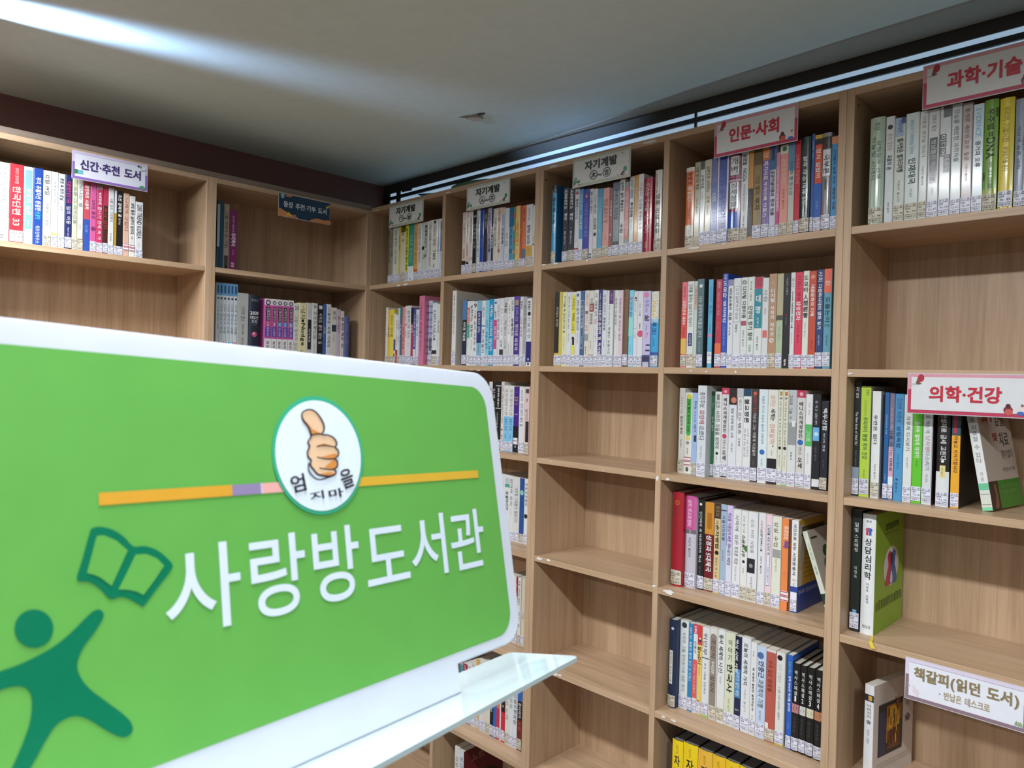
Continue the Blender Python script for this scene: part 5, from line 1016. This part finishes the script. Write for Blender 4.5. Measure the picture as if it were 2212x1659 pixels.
# grey metal bookend behind the amber book
# ------------------------------------------------------------------ category signs taped to the shelf edges
def shelf_sign(wall, tl, tr, br, bl, style, lines, label, width=None):
    ax, val = (1, -.0022) if wall == 'R' else (0, .0022)
    A, B_, C_, D = [at(p[0], p[1], ax, val) for p in (tl, tr, br, bl)]
    i = 0 if wall == 'R' else 1
    u0 = (A[i]+D[i])/2; u1 = (B_[i]+C_[i])/2 if not width else u0+width
    z1 = (A.z+B_.z)/2 if not width else A.z; z0 = (D.z+C_.z)/2 if not width else D.z
    w, h = u1-u0, z1-z0
    loc = ((u0+u1)/2, -.0012, (z0+z1)/2) if wall == 'R' else (.0012, (u0+u1)/2, (z0+z1)/2)
    root = empty('shelf_sign', loc, (0, 0, math.pi/2) if wall == 'L' else None)
    st = dict(purple=('#cfc3e2', '#8866b2', '#dcdcea', '#46386f'), green=('#b9c2ad', '#b4bf9f', '#d8dbda', '#2e3a36'), red=('#d596a6', '#b83c5a', '#d6d8da', '#bf2f42'),
              navy=('#14324a', '#14324a', '#14324a', '#dfe4e8'), taupe=('#d6cbe0', '#8a727f', '#dfe1ea', '#86744f'))[style]
    box('board', (-w/2, -.0008, -h/2), (w/2, .0006, h/2), mat('#c9c8cc', .25, 'laminate'), root)
    f, t = Flat(), Flat()
    sm = lambda c: mat(c, .3, 'sign_print')
    def R(a0, a1, b0, b1, c, e): f.poly([(-w/2+w*a0, -e, -h/2+h*b0), (-w/2+w*a1, -e, -h/2+h*b0), (-w/2+w*a1, -e, -h/2+h*b1), (-w/2+w*a0, -e, -h/2+h*b1)], sm(c))
    def Pp(pts, c, e): f.poly([(-w/2+w*a, -e, -h/2+h*b) for a, b in pts], sm(c))
    k = h/w
    def E(a, b, r, c, e, ry=None, rot=0): Pp([(a+(x-0)*1, b+(y)/k) for x, y in ell(0, 0, r, ry or r, 16, rot)], c, e)
    m = .006
    R(m, 1-m, .02, 1-.02, st[0], .0011)
    if style in ('red', 'purple', 'taupe'):
        R(m, 1-m, .02, .60, st[1], .0013); R(.036, .964, .10, .905, st[2], .0015)
        if style != 'red': R(.036, .964, .900, .906, '#5a5a6a', .0017)
    elif style == 'green': R(.03, .97, .11, .91, st[2], .0013)
    if style == 'red':
        Pp(smooth_poly([(.085, .80), (.115, .78), (.14, .82), (.145, .92), (.12, .97), (.095, .93)]), '#a8343e', .0018)
        Pp(smooth_poly([(.075, .76), (.09, .84), (.105, .78), (.125, .74), (.09, .72)]), '#7a4a4a', .0020); Pp(smooth_poly([(.03, .72), (.07, .75), (.11, .73), (.07, .70)]), '#b9b9bc', .0019)
        E(.83, .27, .020, '#5a2a34', .0019); Pp(smooth_poly([(.795, .20), (.83, .28), (.865, .20), (.85, .08), (.81, .08)]), '#7a3440', .0018); E(.835, .13, .030, '#c85a58', .0021)
        Pp(smooth_poly([(.88, .16), (.91, .27), (.94, .25), (.955, .14), (.92, .10)]), '#dcd2d2', .0018); E(.925, .11, .030, '#4a68b0', .0020, .018); E(.935, .29, .012, '#8a6a5a', .0020)
    if style == 'green':
        E(.06, .26, .030, '#7fa88a', .0018, .045); E(.04, .17, .024, '#4f8a68', .0019, .034); Pp(smooth_poly([(.08, .2), (.13, .24), (.14, .18), (.1, .15)]), '#3f7f5c', .0020)
        Pp(smooth_poly([(.03, .05), (.06, .12), (.12, .1), (.12, .04)]), '#d9d2cc', .0021); E(.125, .09, .012, '#b5545c', .0022)
        E(.915, .30, .030, '#4a9472', .0018, .036); Pp(smooth_poly([(.84, .14), (.88, .24), (.91, .18), (.89, .1), (.86, .11)]), '#6a5048', .0019); E(.80, .14, .008, '#3a3030', .0020); E(.90, .14, .012, '#c9a0a0', .0021)
        for q in range(3): E(.85+.02*q, .86-.02*q, .006, '#55605c', .0018)
    if style == 'purple':
        Pp([(.03, .17), (.075, .2), (.075, .36), (.03, .33)], '#3f7a4c', .0018); Pp([(.075, .18), (.14, .2), (.14, .32), (.075, .34)], '#6fb0c0', .0019); Pp([(.03, .36), (.09, .42), (.14, .34), (.075, .33)], '#e4e4e4', .0020)
        Pp([(.87, .12), (.93, .05), (.985, .12), (.925, .2)], '#4f9a80', .0018); Pp([(.87, .10), (.93, .03), (.985, .10), (.93, .05)], '#b84a56', .0019)
        E(.87, .88, .018, '#5a5070', .0018); E(.90, .86, .014, '#6aa05a', .0019, .02); Pp([(.9, .76), (.98, .82), (.98, .76), (.92, .7)], '#a9b8b0', .0018)
    if style == 'navy':
        Pp(smooth_poly([(.005, .02), (.14, .02), (.36, .02), (.33, .10), (.22, .17), (.12, .25), (.005, .34)]), '#c98850', .0015); Pp([(.13, .06), (.19, .24), (.26, .08)], '#d9b23c', .0018)
        Pp(smooth_poly([(.62, .02), (.66, .13), (.75, .19), (.86, .16), (.99, .20), (.99, .02)]), '#c98850', .0015); E(.3, .08, .035, '#b07a74', .0018)
        Pp(smooth_poly([(.9, .72), (.93, .82), (.985, .86), (.96, .74)]), '#cfae3c', .0018); E(.07, .90, .035, '#8fb4c4', .0018, .05); Pp(smooth_poly([(.12, .9), (.18, .98), (.25, .96), (.2, .88)]), '#c07a4c', .0019); E(.22, .9, .008, '#9fb4c0', .0018)
        Pp(smooth_poly([(.985, .3), (.995, .5), (.997, .3)]), '#c98850', .0016)
    if style == 'taupe':
        Pp([(.07, .20), (.12, .10), (.13, .25), (.08, .36)], '#dccfd8', .0018); Pp(stroke([(.02, .4), (.05, .32), (.085, .34)], .006), '#9a9aa2', .0019)
        for q in range(7): Pp(smooth_poly([(.90+.008*q, .12+.02*(q % 3)), (.905+.008*q, .2+.03*(q % 2)), (.915+.008*q, .13)]), ['#9ab09a', '#7f9a80', '#b0a070'][q % 3], .0018+.0001*q)
        E(.305, .33, .006, '#5a5a5a', .0018)
    for s, a0, a1, b0, b1, c, bold in lines:
        load_glyphs(s, bold); V, Fc, _ = layout(s, bold, 't')
        t.mesh([(-w/2+w*(a0+(a1-a0)*a), -.0024, -h/2+h*(b0+(b1-b0)*b)) for a, b in V], Fc, sm(c or st[3]))
    f.build('sign_print', root); t.build('lettering', root)
    tag(root, label, 'sign', 'signs along the shelf edges'); return w
Zm = lambda x0, y0, s: (lambda x, y: (x0+x/s, y0+y/s))
q = Zm(0, 300, 4.148)
shelf_sign('L', q(648, 100), q(1325, 230), q(1322, 470), q(640, 357), 'purple', [('신간·추천 도서', .10, .90, .36, .72, None, 2)], 'white shelf sign with purple border reading 신간·추천 도서')
q = Zm(440, 380, 4.1475)
shelf_sign('L', q(672, 148), q(1135, 242), q(1132, 440), q(668, 357), 'navy', [('동장 추천·기부 도서', .09, .92, .42, .68, None, 1)], 'navy and orange shelf sign reading 동장 추천·기부 도서')
q = Zm(800, 380, 5.821)
shelf_sign('R', q(235, 380), q(668, 282), q(665, 565), q(235, 660), 'green', [('자기계발', .22, .78, .52, .84, None, 2), ('㉠~㉥', .31, .68, .15, .49, '#1e2222', 1)], 'white shelf sign with green border reading 자기계발 ㉠~㉥, first from the corner')
shelf_sign('R', q(1212, 150), q(1760, 10), q(1752, 330), q(1210, 445), 'green', [('자기계발', .22, .78, .52, .84, None, 2), ('㉦~㉨', .31, .68, .15, .49, '#1e2222', 1)], 'white shelf sign with green border reading 자기계발 ㉦~㉨, second from the corner')
q = Zm(1150, 300, 5.53)
shelf_sign('R', q(485, 260), q(1178, 80), q(1170, 450), q(478, 595), 'green', [('자기계발', .22, .78, .52, .84, None, 2), ('㉩~㉭', .31, .68, .15, .49, '#1e2222', 1)], 'white shelf sign with green border reading 자기계발 ㉩~㉭, third from the corner')
q = Zm(1430, 220, 4.88)
RW = shelf_sign('R', q(558, 210), q(1432, 12), q(1435, 415), q(545, 590), 'red', [('인문·사회', .19, .79, .33, .73, None, 2)], 'white shelf sign with red border for humanities reading 인문·사회')
q = Zm(1830, 90, 3.859)
shelf_sign('R', q(640, 205), (0, 0), (0, 0), q(620, 574), 'red', [('과학·기술', .21, .80, .33, .72, None, 2)], 'white shelf sign with red border for science reading 과학·기술', RW)
q = Zm(1810, 790, 5.027)
shelf_sign('R', q(755, 78), (0, 0), (0, 0), q(752, 515), 'red', [('의학·건강', .19, .78, .31, .70, None, 2)], 'white shelf sign with red border for medicine reading 의학·건강', RW)
q = Zm(1780, 1340, 5.12)
shelf_sign('R', q(885, 390), (2222, 1488), (2222, 1588), q(905, 855), 'taupe', [('책갈피(읽던 도서)', .08, .93, .47, .82, '#8a7a58', 2), ('반납은 데스크로', .34, .71, .23, .42, '#a8987a', 1)], 'white shelf sign with mauve border reading 책갈피(읽던 도서)')

# ------------------------------------------------------------------ the green library sign in the foreground
D1 = ray(2216, 945).normalized(); D2 = ray(-5, -8570); D2 = (D2 - D1*D2.dot(D1)).normalized()
if D2.z < 0: D2 = -D2
NN = D1.cross(D2); P0 = CAM + ray(1090, 1110)*.65        # stands about 65 cm from the lens at its far edge
def uv(px, py):
    r = ray(px, py); P = CAM + r*((P0-CAM).dot(NN)/r.dot(NN)) - P0
    return (P.dot(D1), P.dot(D2))
sg = empty('library_sign'); sg.matrix_world = Matrix.Translation(P0) @ Matrix((D1, D2, NN)).transposed().to_4x4()
tag(sg, 'big green and white acrylic sign reading 사랑방도서관 standing on its own clear base', 'sign')
def rr(u0, u1, v0, v1, r, n=8):
    out = []
    for cx, cy, a in ((u1-r, v1-r, 0), (u0+r, v1-r, 90), (u0+r, v0+r, 180), (u1-r, v0+r, 270)):
        for i in range(n+1):
            t = math.radians(a+90*i/n); out.append((cx+r*math.cos(t), cy+r*math.sin(t)))
    return out
def slab(name, pts, w0, w1, m, par, bev=0):
    n = len(pts); v = [(x, y, w0) for x, y in pts] + [(x, y, w1) for x, y in pts]
    f = [tuple(range(n))[::-1], tuple(range(n, 2*n))] + [(i, (i+1) % n, n+(i+1) % n, n+i) for i in range(n)]
    o = mesh_obj(name, v, f, m, par)
    if bev:
        bm = bmesh.new(); bm.from_mesh(o.data)
        es = [e for e in bm.edges if abs(e.verts[0].co[2]-e.verts[1].co[2]) < 1e-6]
        bmesh.ops.bevel(bm, geom=es, offset=bev, segments=2, affect='EDGES'); bm.to_mesh(o.data); bm.free()
    return o
ACR = mat('#dde3ee', .22, 'acrylic', trans=.25)
UL = -.455
o_ = rr(UL, .0045, -.1078, .1268, .024); k_ = 3*9
pl = o_[:k_]                                             # upper corners and lower left, then the foot tab, then lower right
lo_ = [(UL+.085, -.1078), (UL+.085, -.1288), (-.083, -.1288), (-.083, -.1078)]
slab('plate', pl + lo_ + o_[k_:], -.005, 0, ACR, sg, .0012)
GREEN = mat('#60a64d', .3, 'sign_face'); DKG = mat('#00704f', .32, 'sign_face'); WHT = mat('#cfdceb', .32, 'sign_face')
gp = Flat(); gp.poly([(x, y, .0004) for x, y in rr(-.441, -.0093, -.0990, .1132, .019)], GREEN); gp.build('green_panel', sg)
lg = Flat()
Zp = lambda x, y: (x/2.967, 1100+y/2.967)
def trace(F_, pts, m, e, zf=Zp): F_.poly([uv(*zf(x, y)) + (e,) for x, y in pts][::-1], m)
trace(lg, smooth_poly([(590, 122), (640, 113), (720, 133), (790, 178), (850, 238), (920, 236), (1000, 262), (1060, 308), (1100, 355), (1088, 395), (1000, 510), (920, 616), (895, 615), (830, 578), (770, 562), (700, 575), (640, 512), (570, 467), (500, 460), (488, 432), (520, 330), (570, 150)], 4), DKG, .0008)
trace(lg, [(613, 172), (660, 168), (740, 202), (812, 265), (760, 380), (708, 492), (640, 440), (595, 420), (550, 410)], GREEN, .0011)
trace(lg, [(862, 292), (930, 287), (1000, 317), (1045, 362), (980, 460), (912, 550), (870, 528), (815, 516), (752, 514), (800, 420)], GREEN, .0011)
lg.build('book_emblem', sg)
pr = Flat()
trace(pr, ell(213, 765, 125, 123, 36), DKG, .0008)
trace(pr, smooth_poly([(-80, 1072), (0, 1037), (100, 1002), (230, 942), (350, 872), (450, 790), (540, 700), (590, 655), (630, 643), (658, 665), (655, 700), (600, 790), (540, 870), (500, 950), (492, 1020), (520, 1090), (580, 1160), (680, 1235), (780, 1310), (830, 1360), (847, 1410), (825, 1447), (785, 1460), (730, 1445), (650, 1400), (570, 1350), (490, 1325), (420, 1340), (350, 1390), (290, 1480), (230, 1590), (190, 1660), (120, 1790), (20, 1770), (80, 1640), (140, 1500), (185, 1370), (200, 1250), (190, 1180), (150, 1142), (90, 1135), (0, 1157), (-80, 1190)], 4), DKG, .0008)
pr.build('person_emblem', sg)
br = Flat()
def bar(pa, pb, c, v0=.0334, v1=.0398): 
    a, b = uv(pa, 1080-.0696*(pa-212))[0], uv(pb, 1080-.0696*(pb-212))[0]
    br.poly([(a, v0, .0008), (b, v0, .0008), (b, v1, .0008), (a, v1, .0008)], mat(c, .32, 'sign_face'))
bar(212, 500, '#d29c33'); bar(500, 562, '#8d7fa6'); bar(562, 566, '#cdb8d0'); bar(566, 640, '#dfa6a0'); bar(770, 1031, '#d2a938')
br.build('rule_line', sg)
bd = Flat(); Zb = lambda x, y: (560+x/2.9625, 840+y/2.9625)
ua, ub = uv(*Zb(75, 430))[0], uv(*Zb(656, 430))[0]; va, vb = uv(*Zb(365, 810))[1], uv(*Zb(365, 50))[1]
bd.poly([(x, y, .0012) for x, y in ell((ua+ub)/2, (va+vb)/2, (ub-ua)/2, (vb-va)/2, 64)], mat('#3aa885', .32, 'sign_face'))
ua, ub = uv(*Zb(94, 430))[0], uv(*Zb(640, 430))[0]; va, vb = uv(*Zb(365, 786))[1], uv(*Zb(365, 77))[1]
bd.poly([(x, y, .0015) for x, y in ell((ua+ub)/2, (va+vb)/2, (ub-ua)/2, (vb-va)/2, 64)], mat('#d9e5f2', .32, 'sign_face'))
bdo = bd.build('badge', sg)
th = Flat(); OUT = mat('#2c2730', .35, 'sign_face'); SKIN = mat('#e3bf9c', .32, 'sign_face'); SHD = mat('#cf8a48', .32, 'sign_face')
hand = smooth_poly([(262, 152), (300, 136), (340, 146), (375, 185), (398, 230), (400, 265), (388, 294), (430, 300), (465, 320), (482, 352), (472, 378), (490, 395), (492, 425), (474, 448), (486, 470), (484, 500), (466, 516), (476, 532), (470, 550), (440, 560), (400, 558), (360, 548), (335, 520), (312, 488), (318, 460), (298, 436), (294, 402), (308, 372), (297, 345), (308, 322), (318, 300), (303, 252), (274, 212), (258, 180)], 4)
trace(th, hand, SKIN, .0018, Zb)
for pts in ([(282, 205), (330, 262), (388, 290), (318, 300), (303, 252)], [(352, 366), (400, 352), (470, 372), (400, 368)], [(380, 440), (470, 415), (490, 428), (470, 450)], [(400, 506), (470, 450), (482, 498), (462, 514)], [(372, 548), (440, 534), (470, 545), (438, 558), (400, 557)]): trace(th, pts, SHD, .0021, Zb)
def line(path, wd_, m=OUT, e=.0024): 
    p = smooth_poly(path, 5, False); s = stroke(p, wd_); n = len(p)
    for i in range(n-1): trace(th, [s[i], s[i+1], s[2*n-2-i], s[2*n-1-i]], m, e, Zb)
line(hand[::4] + [hand[0]], 9); line([(352, 374), (400, 363), (474, 376)], 7); line([(355, 440), (420, 452), (476, 447)], 7); line([(370, 509), (430, 519), (466, 515)], 7); line([(318, 300), (350, 291), (392, 293)], 8)
line([(302, 475), (303, 525), (335, 568), (372, 582), (420, 570), (462, 552)], 8)
th.build('thumb_emblem', bdo)
tw = Flat()
for ch, quad in (('엄', [(178, 560), (270, 540), (292, 650), (200, 672)]), ('지', [(305, 668), (396, 648), (404, 700), (318, 722)]), ('마', [(426, 650), (520, 632), (530, 688), (438, 706)]), ('을', [(490, 530), (570, 502), (602, 618), (532, 648)])):
    load_glyphs(ch, 1); V, Fc, _ = layout(ch, 1, 't'); pts = []
    for a, b in V:
        x = (1-a)*b*quad[0][0]+a*b*quad[1][0]+a*(1-b)*quad[2][0]+(1-a)*(1-b)*quad[3][0]; y = (1-a)*b*quad[0][1]+a*b*quad[1][1]+a*(1-b)*quad[2][1]+(1-a)*(1-b)*quad[3][1]
        pts.append(uv(*Zb(x, y)) + (.0022,))
    tw.mesh(pts, Fc, OUT)
tw.build('badge_lettering', bdo)
mt = Flat(); load_glyphs('사랑방도서관', 3); 
# one box per syllable, measured on the plate: (u0, u1, v0, v1)
def sylbox(xl, yl, xr, yr, xt, yt, xb, yb): return (uv(xl, yl)[0], uv(xr, yr)[0], uv(xb, yb)[1], uv(xt, yt)[1])
for ch, bx in zip('사랑방도서관', [sylbox(357, 1338, 517, 1240, 480, 1170, 491, 1352), sylbox(535, 1170, 656, 1193, 627, 1151, 600, 1330), sylbox(670, 1155, 772, 1174, 750, 1134, 730, 1298), sylbox(793, 1255, 884, 1230, 862, 1134, 840, 1258), sylbox(889, 1222, 962, 1180, 949, 1108, 961, 1238), sylbox(973, 1180, 1041.5, 1140, 1025, 1099, 1020, 1226)]):
    if (ch, 4) not in GLYPH: GLYPH[(ch, 4)] = heavier(*GLYPH[(ch, 3)], .008)
    V, Fc, _ = layout(ch, 4, 't')
    mt.mesh([(bx[0]+(bx[1]-bx[0])*a, bx[2]+(bx[3]-bx[2])*b, .0009) for a, b in V], Fc, WHT)
mt.build('lettering', sg)
bp_ = [(.0300, .0365), (.0335, .0335), (.0362, .0290), (.0440, -.0400), (.0425, -.0440), (.0380, -.0455), (-.49, -.050), (-.49, .0625)]
BASE = mat('#a3b3b6', .05, 'acrylic_base')
n_ = len(bp_); vb_ = [(u, -.1290, w) for u, w in bp_] + [(u, -.1322, w) for u, w in bp_]
bo = mesh_obj('base', vb_, [tuple(range(n_)), tuple(range(n_, 2*n_))[::-1]] + [(i, n_+i, n_+(i+1) % n_, (i+1) % n_) for i in range(n_)], BASE, sg)
bm = bmesh.new(); bm.from_mesh(bo.data); bmesh.ops.recalc_face_normals(bm, faces=bm.faces[:]); bm.to_mesh(bo.data); bm.free()
# lectern that carries the sign, below and left of the picture
lt_ = empty('lectern'); lt_.matrix_world = sg.matrix_world
LW = wood('lectern_wood', 0, '#8c6a48', '#a9855f')
box('sloped_top', (-.56, -.156, -.16), (-.33, -.1324, .12), LW, lt_, .002)
c0 = P0 + D1*(-.445) + D2*(-.156)
lt_inv = lt_.matrix_world.inverted()
def wbox(name, lo, hi, m, par):
    (x0, y0, z0), (x1, y1, z1) = lo, hi
    v = [(x0, y0, z0), (x1, y0, z0), (x1, y1, z0), (x0, y1, z0), (x0, y0, z1), (x1, y0, z1), (x1, y1, z1), (x0, y1, z1)]
    return mesh_obj(name, [tuple(lt_inv @ Vector(p)) for p in v], BOXF, m, par)
wbox('post', (c0.x-.05, c0.y-.05, .03), (c0.x+.04, c0.y+.05, c0.z+.004), LW, lt_)
wbox('foot', (c0.x-.22, c0.y-.2, .0), (c0.x+.2, c0.y+.2, .03), LW, lt_)
tag(lt_, 'wooden lectern with a sloped top carrying the big green sign', 'lectern')
